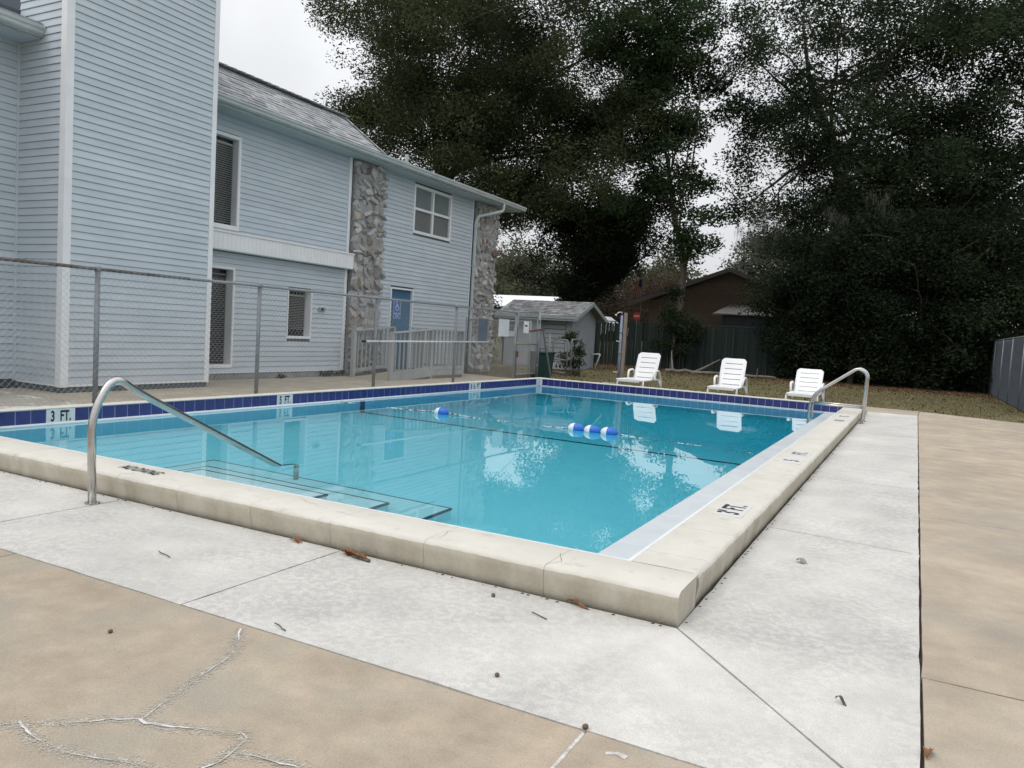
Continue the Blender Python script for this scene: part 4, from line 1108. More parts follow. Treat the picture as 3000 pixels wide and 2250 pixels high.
# ------------------------------------------------------------------ lounge chairs
def plate(fu, rowsv, half_w, slots, th=0.022, margin=0.075, top_r=0.09, crown=0.012):
    """fu(v)->(y,z, ny,nz): centre line; build slotted plate. rowsv: list of v edges with flag slot"""
    mb = MB()
    def P3(u, v, d):
        y, z, ny, nz = fu(v); c = crown * (1 - (u / half_w) ** 2)
        return (u, y + ny * (d - c), z + nz * (d - c))
    us = [-half_w, -half_w * 0.66, -half_w * 0.33, 0, half_w * 0.33, half_w * 0.66, half_w]
    def cell(u0, u1, v0, v1, u0b=None, u1b=None):
        u0b = u0 if u0b is None else u0b; u1b = u1 if u1b is None else u1b
        vs = [P3(u0, v0, 0), P3(u1, v0, 0), P3(u1b, v1, 0), P3(u0b, v1, 0), P3(u0, v0, -th), P3(u1, v0, -th), P3(u1b, v1, -th), P3(u0b, v1, -th)]
        mb.add(vs, [(0, 1, 2, 3), (7, 6, 5, 4), (0, 4, 5, 1), (1, 5, 6, 2), (2, 6, 7, 3), (3, 7, 4, 0)])
    for (v0, v1, slot) in rowsv:
        if slot:
            cell(-half_w, -half_w + margin, v0, v1); cell(half_w - margin, half_w, v0, v1)
        else:
            for a, b in zip(us, us[1:]): cell(a, b, v0, v1)
    return mb, cell
def make_lounger(top, recline, label):
    """local coords: hinge line at y=0, foot toward -y"""
    o = empty('lounge_chair', (0, 0, 0), label, 'lounge chair', 'white lounge chairs in a row behind the pool')
    sh_ = 0.285
    ca, sa = math.cos(recline), math.sin(recline)
    Lb = (top - sh_ + 0.04) / sa
    def back(v): return (ca * v, sh_ - 0.04 + sa * v, -sa, ca)
    rows_ = []; v = 0.0
    nsl = 5; first = Lb * 0.06; pitch = (Lb * 0.80 - first) / (nsl - 1)
    for i in range(nsl):
        s = first + pitch * i
        rows_.append((v, s, False)); rows_.append((s, s + 0.018, True)); v = s + 0.018
    rows_.append((v, Lb - 0.08, False))
    hw = 0.285
    mb, cell = plate(back, rows_, hw, None)
    n = 5
    for i in range(n):
        t0 = i / n; t1 = (i + 1) / n
        v0 = Lb - 0.08 + 0.08 * math.sin(t0 * math.pi / 2); v1 = Lb - 0.08 + 0.08 * math.sin(t1 * math.pi / 2)
        h0 = hw - 0.08 * (1 - math.cos(t0 * math.pi / 2)); h1 = hw - 0.08 * (1 - math.cos(t1 * math.pi / 2))
        for k in range(6):
            cell(-h0 + 2 * h0 * k / 6, -h0 + 2 * h0 * (k + 1) / 6, v0, v1, -h1 + 2 * h1 * k / 6, -h1 + 2 * h1 * (k + 1) / 6)
    mb.build('backrest', 'plastic_white', o)
    # side rims of the backrest
    for s in (-1, 1):
        a = back(0.0); b = back(Lb - 0.07)
        MB().tube([(s * hw, a[0], a[1]), (s * hw, b[0], b[1])], 0.018, 6).build('backrest_rim', 'plastic_white', o, smooth=True)
    Ls = 1.18
    def seat(v):
        t = v / Ls
        return (-v, sh_ - 0.02 - 0.015 * math.sin(t * math.pi) + 0.0 * t, 0, 1)
    rows_ = []; v = 0.0
    for i in range(7):
        s = 0.10 + 0.155 * i
        rows_.append((v, s, False)); rows_.append((s, s + 0.02, True)); v = s + 0.02
    rows_.append((v, Ls, False))
    mb, _ = plate(seat, rows_, 0.30, None, crown=-0.012)
    mb.build('seat', 'plastic_white', o)
    for s in (-1, 1):
        MB().tube([(s * 0.30, 0.3, sh_ - 0.04), (s * 0.30, -Ls, sh_ - 0.035)], 0.026, 8).build('side_rail', 'plastic_white', o, smooth=True)
        for yl, dy in ((-Ls + 0.16, -0.06), (0.22, 0.1)):
            MB().tube([(s * 0.31, yl, sh_ - 0.04), (s * 0.34, yl + dy, -0.015)], [0.036, 0.026], 6).build('leg', 'plastic_white', o, smooth=True)
        arm = fillet([(s * 0.325, -0.32, sh_ - 0.04), (s * 0.345, -0.26, sh_ + 0.175), (s * 0.345, 0.10, sh_ + 0.195), (s * 0.34, 0.30, sh_ - 0.05), (s * 0.35, 0.36, -0.015)], 0.09, 4)
        MB().tube(arm, 0.027, 6).build('armrest', 'plastic_white', o, smooth=True)
    MB().box(-0.28, 0.28, -Ls - 0.012, -Ls + 0.02, sh_ - 0.075, sh_ - 0.02).build('foot_edge', 'plastic_white', o)
    return o
a = make_lounger(0.93, R(64), 'white slatted plastic lounge chair beside the wooden shower post'); a.location = (-5.36, 16.05, -0.05); a.rotation_euler.z = R(-1)
b = copy_tree(a); b['label'] = 'white slatted plastic lounge chair in the middle of the three'; b.location = (-3.17, 16.05, -0.05); b.rotation_euler.z = R(2)
c = make_lounger(0.80, R(50), 'white slatted plastic lounge chair behind the pool ladder, tilted back further'); c.location = (-1.40, 16.05, -0.05); c.rotation_euler.z = R(1)

# ------------------------------------------------------------------ privacy fence along the back
YG = 30.3
pf = empty('privacy_fence', (-4, YG, -0.05), 'dark green slatted chain link privacy fence along the back of the lawn', 'fence')
slm = None
x = -13.2
i = 0
while x < 3.3:
    ht = 1.86 + 0.05 * math.sin(i * 0.35) + rnd.uniform(-0.03, 0.03)
    if slm is None:
        o = MB().box(x, x + 0.0755, YG - 0.01, YG + 0.0, -0.02, 1.9).build('privacy_slat', 'slat_green', pf); slm = o.data; bx = x
    else:
        o = link('privacy_slat', slm, None, pf); o.location = (x - bx, rnd.uniform(-0.012, 0.012), rnd.uniform(-0.05, 0.03)); o.rotation_euler = (0, 0, rnd.uniform(-0.006, 0.006))
    x += 0.0765; i += 1
for k in range(7):
    x = -13.2 + 2.75 * k
    MB().tube([(x, YG + 0.05, -0.06), (x, YG + 0.05, 1.98)], 0.03, 8).build('post', 'galvanised', pf, smooth=True)
MB().tube([(-13.2, YG + 0.03, 1.95), (3.3, YG + 0.03, 1.98)], 0.02, 8).build('top_rail', 'slat_green', pf, smooth=True)
o = chain(MB(), (-13.2, YG - 0.02), (3.3, YG - 0.02), 0.0, 1.95, 0.08, 0.003).build('wire_mesh', 'slat_green', pf); o['kind'] = 'stuff'
rfn = empty('side_fence', (3.25, 26, -0.05), 'weathered grey chain link side fence running along the right of the lawn', 'fence')
for y in (20.6, 23.4, 26.2, 29.0, 31.5):
    MB().tube([(3.25, y, -0.06), (3.25, y, 1.9)], 0.03, 8).build('post', 'galvanised', rfn, smooth=True)
MB().tube([(3.25, 18.0, 1.86), (3.25, 31.5, 1.92)], 0.02, 8).build('top_rail', 'galvanised', rfn, smooth=True)
o = chain(MB(), (3.25, 18.0), (3.25, 31.5), 0.0, 1.88, 0.07, 0.004).build('wire_mesh', 'sign_grey', rfn); o['kind'] = 'stuff'
slm = None; y = 18.0
while y < 31.5:
    if slm is None:
        o = MB().box(3.27, 3.275, y, y + 0.06, -0.03, 1.84).build('privacy_slat', 'board_grey', rfn); slm = o.data; by = y
    else:
        o = link('privacy_slat', slm, None, rfn); o.location = (rnd.uniform(-0.004, 0.004), y - by, rnd.uniform(-0.05, 0.02))
    y += 0.075
o = empty('leaning_post', (3.0, 31.8, -0.05), 'leaning brown wooden post at the end of the grey side fence', 'post')
MB().bar((2.85, 31.2, -0.06), (3.12, 31.4, 1.75), 0.13, 0.13).build('shaft', 'wood_brown', o)
MB().bar((3.115, 31.395, 1.75), (3.13, 31.41, 1.80), 0.16, 0.16).build('cap', 'wood_brown', o)

# ------------------------------------------------------------------ brown house behind the fence
YH = 38.0
hs_ = empty('brown_house', (-8, YH, 0.4), 'low brown clapboard house with a grey gable roof behind the fence', 'house')
GX0, GXP, GX1, GE, GP = -12.4, -8.08, -3.76, 3.28, 4.98
B('wall', 'brown_siding', hs_, GX0, GX1, YH + 0.02, YH + 9, 0.2, GE)
recalc(MB().prism([(GX0, YH + 0.02, GE), (GX1, YH + 0.02, GE), (GXP, YH + 0.02, GP)], 0, (0, 9, 0)).build('gable', 'brown_siding', hs_))
z = 1.0
while z < GP - 0.1:
    if z < GE: xa, xb = GX0, GX1
    else:
        t = (z + 0.2 - GE) / (GP - GE); xa, xb = GX0 + (GXP - GX0) * t, GX1 + (GXP - GX1) * t
    if xb - xa > 0.3:
        MB().add([(xa, YH + 0.018, z), (xb, YH + 0.018, z), (xb, YH + 0.018, z + 0.19), (xa, YH + 0.018, z + 0.19), (xa, YH - 0.02, z), (xb, YH - 0.02, z), (xb, YH + 0.008, z + 0.19), (xa, YH + 0.008, z + 0.19)],
                 [(0, 1, 2, 3), (7, 6, 5, 4), (0, 4, 5, 1), (1, 5, 6, 2), (2, 6, 7, 3), (3, 7, 4, 0)]).build('siding_board', 'brown_siding', hs_)
    z += 0.2
for s, ex in ((-1, -13.4), (1, -2.75)):
    ez = 3.22 if s < 0 else 3.1
    MB().add([(ex, YH - 0.5, ez), (GXP, YH - 0.5, 5.16), (GXP, YH + 9.3, 5.16), (ex, YH + 9.3, ez), (ex, YH - 0.5, ez - .2), (GXP, YH - 0.5, 4.98), (GXP, YH + 9.3, 4.98), (ex, YH + 9.3, ez - .2)],
             [(0, 1, 2, 3), (7, 6, 5, 4), (0, 4, 5, 1), (1, 5, 6, 2), (2, 6, 7, 3), (3, 7, 4, 0)]).build('roof', 'house_roof', hs_)
    MB().add([(ex, YH - 0.53, ez), (GXP, YH - 0.53, 5.16), (GXP, YH - 0.53, 4.94), (ex, YH - 0.53, ez - .24), (ex, YH - 0.501, ez), (GXP, YH - 0.501, 5.16), (GXP, YH - 0.501, 4.94), (ex, YH - 0.501, ez - .24)],
             [(3, 2, 1, 0), (4, 5, 6, 7), (0, 1, 5, 4), (2, 3, 7, 6), (3, 0, 4, 7), (1, 2, 6, 5)]).build('barge_board', 'house_trim', hs_)
# lean-to
lt = empty('lean_to', (-6.5, 36, 0.4), 'grey board lean-to with a corrugated tin roof against the brown house', 'lean-to')
mb = MB(); n = 60
for i in range(n):
    xa = -8.05 + (-4.3 + 8.05) * i / n; xb = -8.05 + (-4.3 + 8.05) * (i + 1) / n
    da = 0.025 * (i % 2); db = 0.025 * ((i + 1) % 2)
    mb.add([(xa - 0.3, 35.6, 2.70 + da), (xb - 0.3, 35.6, 2.70 + db), (xb, 37.9, 3.26 + db), (xa, 37.9, 3.26 + da)], [(0, 1, 2, 3)])
mb.build('tin_roof', 'tin', lt)
x = -7.75
while x < -4.6:
    B('board', 'board_grey', lt, x + 0.006, x + 0.19, 35.9, 35.93, 0.3, 2.72); x += 0.195
B('post', 'board_grey', lt, -7.95, -7.78, 35.88, 36.0, 0.3, 2.7)
B('tin_edge', 'tin', lt, -8.35, -4.6, 35.58, 35.6, 2.66, 2.72)
# flag
fl = empty('flag', (-12.73, 37.2, 3.3), 'red and white striped flag with blue canton hanging on a pole over the house roof', 'flag')
MB().tube([(-12.6, 37.2, 0.4), (-12.62, 37.2, 4.95)], 0.025, 6).build('pole', 'house_trim', fl)
for i in range(7):
    x = -12.98 + i * 0.055
    MB().add([(x, 37.2 + 0.05 * (i % 2), 3.35 + 0.03 * i), (x + 0.055, 37.2 + 0.05 * ((i + 1) % 2), 3.38 + 0.03 * i), (x + 0.06 + 0.012 * (6 - i), 37.2, 4.35), (x + 0.012 * (7 - i), 37.2, 4.35)], [(0, 1, 2, 3)]).build('stripe', 'flag_red' if i % 2 == 0 else 'flag_white', fl)
MB().add([(-12.76, 37.19, 4.0), (-12.6, 37.19, 4.0), (-12.6, 37.19, 4.5), (-12.8, 37.19, 4.36)], [(0, 1, 2, 3)]).build('canton', 'flag_blue', fl)
# stop sign
st = empty('stop_sign', (-14.42, 42, 0.8), 'red octagonal stop sign on a post by the far road', 'road sign')
oc = [(-14.42 + 0.26 * math.cos(R(22.5 + 45 * i)), 42, 2.57 + 0.26 * math.sin(R(22.5 + 45 * i))) for i in range(8)]
recalc(MB().prism(oc, 0, (0, 0.02, 0)).build('plate', 'stop_red', st))
MB().tube([(-14.42, 42.04, 0.7), (-14.42, 42.04, 2.8)], 0.03, 6).build('post', 'galvanised', st)
text('lettering', 'STOP', 0.18, (-14.42, 41.998, 2.57), (1, 0, 0), (0, 0, 1), 'sign_white', st, sx=0.8, bold=0.01)
# parked car, seen over the fence
cr = empty('parked_car', (-17.6, 44.5, 1.0), 'white car parked beyond the fence with only its cab showing', 'car')
prof = [(-20.0, 1.35), (-20.0, 1.75), (-19.3, 1.95), (-18.7, 2.52), (-17.3, 2.55), (-16.55, 2.05), (-15.9, 1.85), (-15.8, 1.35)]
bevel(recalc(MB().prism([(x, 43.7, z) for x, z in prof], 0, (0, 1.7, 0)).build('body', 'car_paint', cr)), 0.08, 3)
recalc(MB().prism([(-19.1, 43.69, 2.05), (-18.6, 43.69, 2.46), (-17.4, 43.69, 2.48), (-16.75, 43.69, 2.08)], 0, (0, 0.02, 0)).build('side_window', 'glass_dark', cr))
for x in (-19.2, -16.6):
    MB().tube([(x, 43.65, 1.33), (x, 43.85, 1.33)], 0.32, 16).build('wheel', 'tyre', cr)
# white roofed building behind the shed
wb = empty('white_building', (-26.5, 48, 1), 'far low building with a bright white metal roof behind the shed', 'building')
B('wall', 'house_trim', wb, -31, -22.6, 46, 54, 0.8, 2.9)
for y0_, y1_, z0_, z1_ in ((45.3, 50, 3.0, 4.0), (54.7, 50, 3.0, 4.0)):
    MB().add([(-31.5, y0_, z0_), (-22.2, y0_, z0_), (-23.2, y1_, z1_), (-31.5, y1_, z1_), (-31.5, y0_, z0_ - .1), (-22.2, y0_, z0_ - .1), (-23.2, y1_, z1_ - .1), (-31.5, y1_, z1_ - .1)],
             [(0, 1, 2, 3), (7, 6, 5, 4), (0, 4, 5, 1), (1, 5, 6, 2), (2, 6, 7, 3), (3, 7, 4, 0)]).build('roof', 'white_metal_roof', wb)

# ------------------------------------------------------------------ trees
def gball(shape):
    # random offsets with the long tails cut, so that clumps keep an edge
    d = nrg.normal(0, 1, shape); r = np.linalg.norm(d, axis=1)[:, None]
    return d * np.minimum(1.0, (1.75 + 0.35 * nrg.random(r.shape)) / r)
def leaf_mesh(name, centers, n_per, spread, size, m, parent, flat=0.75, asp=0.5, droop=0.0):
    """centers (K,3) clump centres; each leaf one folded-free diamond"""
    K = len(centers); n = K * n_per
    c = np.repeat(centers, n_per, axis=0) + gball((n, 3)) * np.array([spread, spread, spread * flat])
    if droop: c[:, 2] -= np.abs(nrg.normal(0, droop, n))
    d = nrg.normal(0, 1, (n, 3)); d[:, 2] *= 0.6; d /= np.linalg.norm(d, axis=1)[:, None]
    e = nrg.normal(0, 1, (n, 3)); e = np.cross(d, e); e /= np.linalg.norm(e, axis=1)[:, None]
    s = size * nrg.uniform(0.6, 1.35, (n, 1))
    v = np.stack([c - d * s * 0.5, c + e * s * asp * 0.5, c + d * s * 0.5, c - e * s * asp * 0.5], axis=1).reshape(-1, 3)
    v -= np.array(rootloc(parent))
    me = bpy.data.meshes.new(name)
    me.from_pydata(v, [], np.arange(n * 4).reshape(-1, 4))
    me.materials.append(M[m])
    return link(name, me, None, parent)
def ell_points(ells, cs=0.85, per_=0):
    # branch clusters inside each lobe, each a flattened cloud of leaf clumps, so that gaps stay between them
    out = []
    for (cx, cy, cz, rx, ry, rz, n, shell) in ells:
        per = per_ or (9 if min(rx, ry, rz) > 1.0 else 3)
        k = max(3, n // per)
        d = nrg.normal(0, 1, (k, 3)); d /= np.linalg.norm(d, axis=1)[:, None]
        r = nrg.uniform(shell ** 3, 1, k) ** (1 / 3)
        lump = 1 + 0.16 * np.sin(d[:, 0] * 5 + cx) * np.cos(d[:, 2] * 6 + cz) + nrg.normal(0, 0.05, k)
        c = np.stack([cx + d[:, 0] * rx * r * lump, cy + d[:, 1] * ry * r * lump, cz + d[:, 2] * rz * r * lump], 1)
        q = np.repeat(c, per, axis=0)
        sp_ = min(cs, 0.3 * min(rx, ry, rz) + 0.02)
        q = q + gball(q.shape) * np.array([sp_, sp_, sp_ * 0.45]) * np.repeat(nrg.uniform(0.6, 1.5, (k, 1)), per, axis=0)
        out.append(q)
    return np.concatenate(out)
def limb(mb, a, b, r0, r1, bend=0.12, n=7, sides=6):
    a = Vector(a); b = Vector(b); Ln = (b - a).length
    mid = (a + b) / 2 + Vector((rnd.uniform(-1, 1), rnd.uniform(-1, 1), rnd.uniform(-0.2, 1))) * Ln * bend
    pts = []; rs = []
    for i in range(n + 1):
        t = i / n
        p = a * (1 - t) ** 2 + mid * 2 * t * (1 - t) + b * t * t
        if 0 < i < n: p += Vector((rnd.uniform(-1, 1), rnd.uniform(-1, 1), rnd.uniform(-1, 1))) * Ln * 0.018
        pts.append(p); rs.append(r0 + (r1 - r0) * t)
    mb.tube(pts, rs, sides, caps=False)
    return pts
def tree(name, label, base, trunk, ells, n_per, spread, size, lm, bm_='bark', r0=0.35, limbs=14, twigs=3, cat='tree', group=None, clump_flat=0.75, fork=0.35, per=0):
    o = empty(name, base, label, cat, group)
    mb = MB()
    trunk = [Vector(p) for p in trunk]
    k = len(trunk)
    tr = [r0 * (1 - 0.62 * i / max(1, k - 1)) for i in range(k)]
    tr[0] *= 1.25
    fp = fillet(trunk, 1.0, 3) if k > 2 else trunk
    rr_ = [r0 * max(0.1, 1.2 - 1.1 * (i / (len(fp) - 1))) for i in range(len(fp))]
    mb.tube(fp, rr_, 10, caps=False)
    pts = ell_points(ells, per_=per)
    sel = pts[nrg.choice(len(pts), min(limbs, len(pts)), replace=False)]
    for q in sel:
        i0 = int(len(fp) * (fork + (0.98 - fork) * rnd.random())); i0 = min(i0, len(fp) - 1)
        st_ = fp[i0]
        lp = limb(mb, st_, q, rr_[i0] * 0.42, 0.02, 0.14)
        for _ in range(twigs):
            s = lp[rnd.randint(3, len(lp) - 1)]
            e = Vector(s) + Vector((rnd.uniform(-1, 1), rnd.uniform(-1, 1), rnd.uniform(-0.5, 1))) * (Vector(q) - st_).length * 0.35
            limb(mb, s, e, 0.03, 0.008, 0.15, 4, 4)
    mb.build('trunk', bm_, o, smooth=True)
    leaf_mesh('crown', pts, n_per, spread, size, lm, o, clump_flat)
    return o
# big oak behind the building
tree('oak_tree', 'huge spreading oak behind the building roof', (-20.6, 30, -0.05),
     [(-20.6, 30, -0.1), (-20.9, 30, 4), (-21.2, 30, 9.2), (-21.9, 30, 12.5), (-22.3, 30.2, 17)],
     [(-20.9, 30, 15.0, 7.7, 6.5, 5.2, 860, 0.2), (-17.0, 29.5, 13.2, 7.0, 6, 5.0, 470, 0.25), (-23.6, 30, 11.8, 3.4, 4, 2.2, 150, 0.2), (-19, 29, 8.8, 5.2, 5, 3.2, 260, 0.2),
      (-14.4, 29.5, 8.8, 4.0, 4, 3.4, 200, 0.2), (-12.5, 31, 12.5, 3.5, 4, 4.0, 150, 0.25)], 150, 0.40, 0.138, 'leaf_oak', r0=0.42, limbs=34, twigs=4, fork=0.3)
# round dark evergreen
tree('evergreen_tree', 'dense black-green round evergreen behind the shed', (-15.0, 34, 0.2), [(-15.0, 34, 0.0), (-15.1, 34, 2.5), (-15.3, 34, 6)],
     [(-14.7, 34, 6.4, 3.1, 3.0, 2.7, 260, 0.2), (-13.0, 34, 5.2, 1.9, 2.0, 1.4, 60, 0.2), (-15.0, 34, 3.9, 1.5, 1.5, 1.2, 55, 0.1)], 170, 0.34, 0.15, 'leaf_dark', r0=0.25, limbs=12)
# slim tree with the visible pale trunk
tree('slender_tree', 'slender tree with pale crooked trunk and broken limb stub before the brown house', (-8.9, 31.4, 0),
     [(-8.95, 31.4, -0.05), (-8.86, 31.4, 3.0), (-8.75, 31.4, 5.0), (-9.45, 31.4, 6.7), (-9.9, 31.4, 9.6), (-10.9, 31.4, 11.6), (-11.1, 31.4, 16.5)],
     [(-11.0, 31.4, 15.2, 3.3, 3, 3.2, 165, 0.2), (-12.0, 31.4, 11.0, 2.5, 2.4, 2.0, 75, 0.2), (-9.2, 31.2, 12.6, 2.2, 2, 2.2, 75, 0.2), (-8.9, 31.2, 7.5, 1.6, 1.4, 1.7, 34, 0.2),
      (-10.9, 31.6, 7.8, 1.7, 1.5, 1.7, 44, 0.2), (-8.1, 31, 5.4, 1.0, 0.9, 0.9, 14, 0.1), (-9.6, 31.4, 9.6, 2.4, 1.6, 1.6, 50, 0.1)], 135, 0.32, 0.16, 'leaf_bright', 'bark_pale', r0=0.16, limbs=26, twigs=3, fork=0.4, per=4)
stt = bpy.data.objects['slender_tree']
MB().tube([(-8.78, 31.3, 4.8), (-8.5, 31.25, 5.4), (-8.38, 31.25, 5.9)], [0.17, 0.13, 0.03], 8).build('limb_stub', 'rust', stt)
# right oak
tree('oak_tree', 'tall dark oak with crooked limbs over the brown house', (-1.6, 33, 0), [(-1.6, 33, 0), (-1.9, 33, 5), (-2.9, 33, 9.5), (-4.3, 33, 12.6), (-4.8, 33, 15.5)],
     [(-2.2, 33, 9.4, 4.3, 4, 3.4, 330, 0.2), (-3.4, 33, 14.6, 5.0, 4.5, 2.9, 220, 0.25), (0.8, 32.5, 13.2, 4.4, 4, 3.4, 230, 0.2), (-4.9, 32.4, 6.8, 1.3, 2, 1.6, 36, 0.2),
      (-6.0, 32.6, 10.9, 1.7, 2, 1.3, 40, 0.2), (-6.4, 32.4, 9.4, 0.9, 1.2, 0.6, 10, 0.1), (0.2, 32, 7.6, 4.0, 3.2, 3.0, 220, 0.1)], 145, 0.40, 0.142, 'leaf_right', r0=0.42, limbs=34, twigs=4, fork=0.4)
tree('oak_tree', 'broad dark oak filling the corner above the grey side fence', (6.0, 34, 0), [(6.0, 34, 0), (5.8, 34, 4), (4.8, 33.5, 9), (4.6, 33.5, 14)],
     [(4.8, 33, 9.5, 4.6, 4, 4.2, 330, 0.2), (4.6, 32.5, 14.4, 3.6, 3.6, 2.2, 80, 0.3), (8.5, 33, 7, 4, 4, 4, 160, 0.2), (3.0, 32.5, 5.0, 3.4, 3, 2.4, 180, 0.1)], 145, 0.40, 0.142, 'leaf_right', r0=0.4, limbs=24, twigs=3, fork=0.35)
# hanging moss in the right oak
oo = bpy.data.objects['oak_tree.001']
mc = np.array([[-5.6 + rnd.uniform(-0.8, 0.9), 31.0 + rnd.uniform(-0.6, 0.6), 5.9 + rnd.uniform(-0.4, 1.4)] for _ in range(26)] + [[-1.5 + rnd.uniform(-1.5, 1.5), 29.6 + rnd.uniform(-0.3, 0.3), 6.2 + rnd.uniform(-0.3, 1)] for _ in range(14)])
K, npm = len(mc), 40
c_ = np.repeat(mc, npm, axis=0) + nrg.normal(0, 0.12, (K * npm, 3)); ln_ = nrg.uniform(0.15, 0.6, K * npm)
v_ = np.stack([c_, c_ + np.array([0.012, 0, 0]), c_ + np.stack([nrg.normal(0, .08, K * npm), nrg.normal(0, .05, K * npm), -ln_], 1)], 1).reshape(-1, 3) - np.array(rootloc(oo))
me = bpy.data.meshes.new('hanging_moss'); me.from_pydata(v_, [], np.arange(K * npm * 3).reshape(-1, 3)); me.materials.append(M['moss'])
o = link('hanging_moss', me, None, oo); o['kind'] = 'stuff'
# dark thicket in front of and over the privacy fence
TH = [(-3.4, 29.6, 3.2, 1.5, 1.1, 2.9, 'large dark bush climbing over the green fence behind the middle lounge chair'),
      (-1.4, 29.4, 3.4, 1.9, 1.2, 3.4, 'large dark bush on the green fence behind the pool ladder'),
      (0.9, 29.6, 3.2, 1.9, 1.2, 3.2, 'large dark bush at the end of the green fence'),
      (2.4, 30.6, 3.6, 1.5, 1.2, 3.2, 'large dark bush beside the leaning brown post')]
for (x, y, z, rx, ry, rz, lb) in TH:
    tree('dark_bush', lb, (x, y, -0.05), [(x, y, -0.06), (x, y, z * 0.6), (x, y, z)], [(x, y, z, rx, ry, rz, int(120 * rx), 0.1), (x, y - 0.3, 1.1, rx * 0.8, ry * 0.7, 1.0, 50, 0.1)], 105, 0.32, 0.13, 'leaf_dark', r0=0.1, limbs=10, twigs=2, cat='bush')
tree('vine_bush', 'leafy bush growing round the pale trunk at the green fence', (-8.6, 29.7, -0.05), [(-8.6, 29.7, -0.06), (-8.5, 29.7, 1.2), (-8.5, 29.7, 2.2)],
     [(-8.6, 29.75, 2.2, 0.75, 0.5, 0.6, 40, 0.1), (-7.7, 29.8, 1.9, 0.6, 0.4, 0.25, 12, 0.1), (-8.4, 29.8, 1.1, 1.0, 0.4, 0.9, 40, 0.1), (-8.7, 29.9, 3.0, 0.5, 0.5, 0.5, 10, 0.1)], 60, 0.17, 0.11, 'leaf_right', r0=0.05, limbs=8, twigs=1, cat='bush')
tree('climbing_vine', 'climbing vine covering the tube frame beside the shed', (-8.6, 19, -0.05), [(-8.6, 19, -0.06), (-8.62, 19, 0.5), (-8.6, 19, 1.1)],
     [(-8.5, 19.0, 0.6, 0.22, 0.3, 0.65, 60, 0.1), (-8.7, 19, 1.15, 0.32, 0.3, 0.16, 26, 0.1), (-8.95, 19.1, 0.35, 0.15, 0.2, 0.3, 14, 0.1)], 34, 0.06, 0.055, 'leaf_vine', r0=0.02, limbs=8, twigs=1, cat='vine')
tree('leafy_plant', 'small leafy plant in the bed behind the garden gate', (-9.3, 19.6, -0.05), [(-9.3, 19.6, -0.06), (-9.3, 19.6, 0.2), (-9.3, 19.6, 0.4)],
     [(-9.3, 19.6, 0.42, 0.2, 0.2, 0.3, 18, 0.1), (-9.95, 19.6, 0.25, 0.2, 0.2, 0.22, 14, 0.1)], 20, 0.07, 0.08, 'leaf_vine', r0=0.015, limbs=4, twigs=1, cat='plant')
tree('wall_weeds', 'low weeds growing along the foundation by the stone pillar', (-10.55, 10.2, 0), [(-10.55, 10.2, -0.01), (-10.55, 10.2, 0.03), (-10.55, 10.2, 0.06)],
     [(-10.58, 10.1, 0.06, 0.05, 0.35, 0.06, 20, 0.1), (-10.58, 8.5, 0.03, 0.03, 0.12, 0.04, 5, 0.1)], 14, 0.03, 0.05, 'leaf_vine', r0=0.004, limbs=3, twigs=0, cat='weeds')
tree('dark_bush', 'added dark bush standing in for shadows between the stone pillar and the shed', (-14.6, 21.5, -0.05), [(-14.6, 21.5, -0.06), (-14.6, 21.5, 0.8), (-14.6, 21.5, 1.5)],  # added bush, dark leaves stand in for trunk and shadows here
     [(-13.2, 20.0, 0.75, 0.8, 1.0, 0.85, 90, 0.1), (-14.7, 21.5, 1.0, 0.9, 1.6, 1.0, 110, 0.1), (-15.6, 24, 1.3, 1.2, 2.0, 1.3, 130, 0.1)], 60, 0.22, 0.11, 'leaf_dark', r0=0.06, limbs=8, twigs=2, cat='bush')
# trees beyond
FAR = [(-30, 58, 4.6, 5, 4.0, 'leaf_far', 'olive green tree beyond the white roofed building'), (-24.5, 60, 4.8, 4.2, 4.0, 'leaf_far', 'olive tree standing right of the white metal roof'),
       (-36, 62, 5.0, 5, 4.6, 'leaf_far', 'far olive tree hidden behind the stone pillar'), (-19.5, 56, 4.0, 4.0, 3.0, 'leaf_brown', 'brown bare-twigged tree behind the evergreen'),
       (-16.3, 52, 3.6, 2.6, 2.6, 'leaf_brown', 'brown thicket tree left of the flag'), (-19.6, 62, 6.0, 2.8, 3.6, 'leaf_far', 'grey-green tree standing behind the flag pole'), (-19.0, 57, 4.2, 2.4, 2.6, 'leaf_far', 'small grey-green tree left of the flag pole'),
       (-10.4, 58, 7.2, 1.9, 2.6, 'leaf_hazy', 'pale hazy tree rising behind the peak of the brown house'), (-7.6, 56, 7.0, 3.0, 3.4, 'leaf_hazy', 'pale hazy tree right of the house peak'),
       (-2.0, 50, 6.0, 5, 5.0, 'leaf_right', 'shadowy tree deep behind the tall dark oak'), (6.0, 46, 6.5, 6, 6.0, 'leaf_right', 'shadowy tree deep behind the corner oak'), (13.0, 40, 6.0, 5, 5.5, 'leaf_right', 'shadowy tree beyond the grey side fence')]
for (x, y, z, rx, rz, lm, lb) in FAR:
    tree('distant_tree', lb, (x, y, 1.0), [(x, y, 0.9), (x, y, z * 0.6), (x + 0.3, y, z + rz * 0.4)], [(x, y, z, rx, rx * 0.8, rz, int(26 * rx * rz * 0.75), 0.15)], 60, 0.60, 0.28 if lm != 'leaf_brown' else 0.16, lm, r0=0.2, limbs=12, twigs=2, group='trees far beyond the fence')
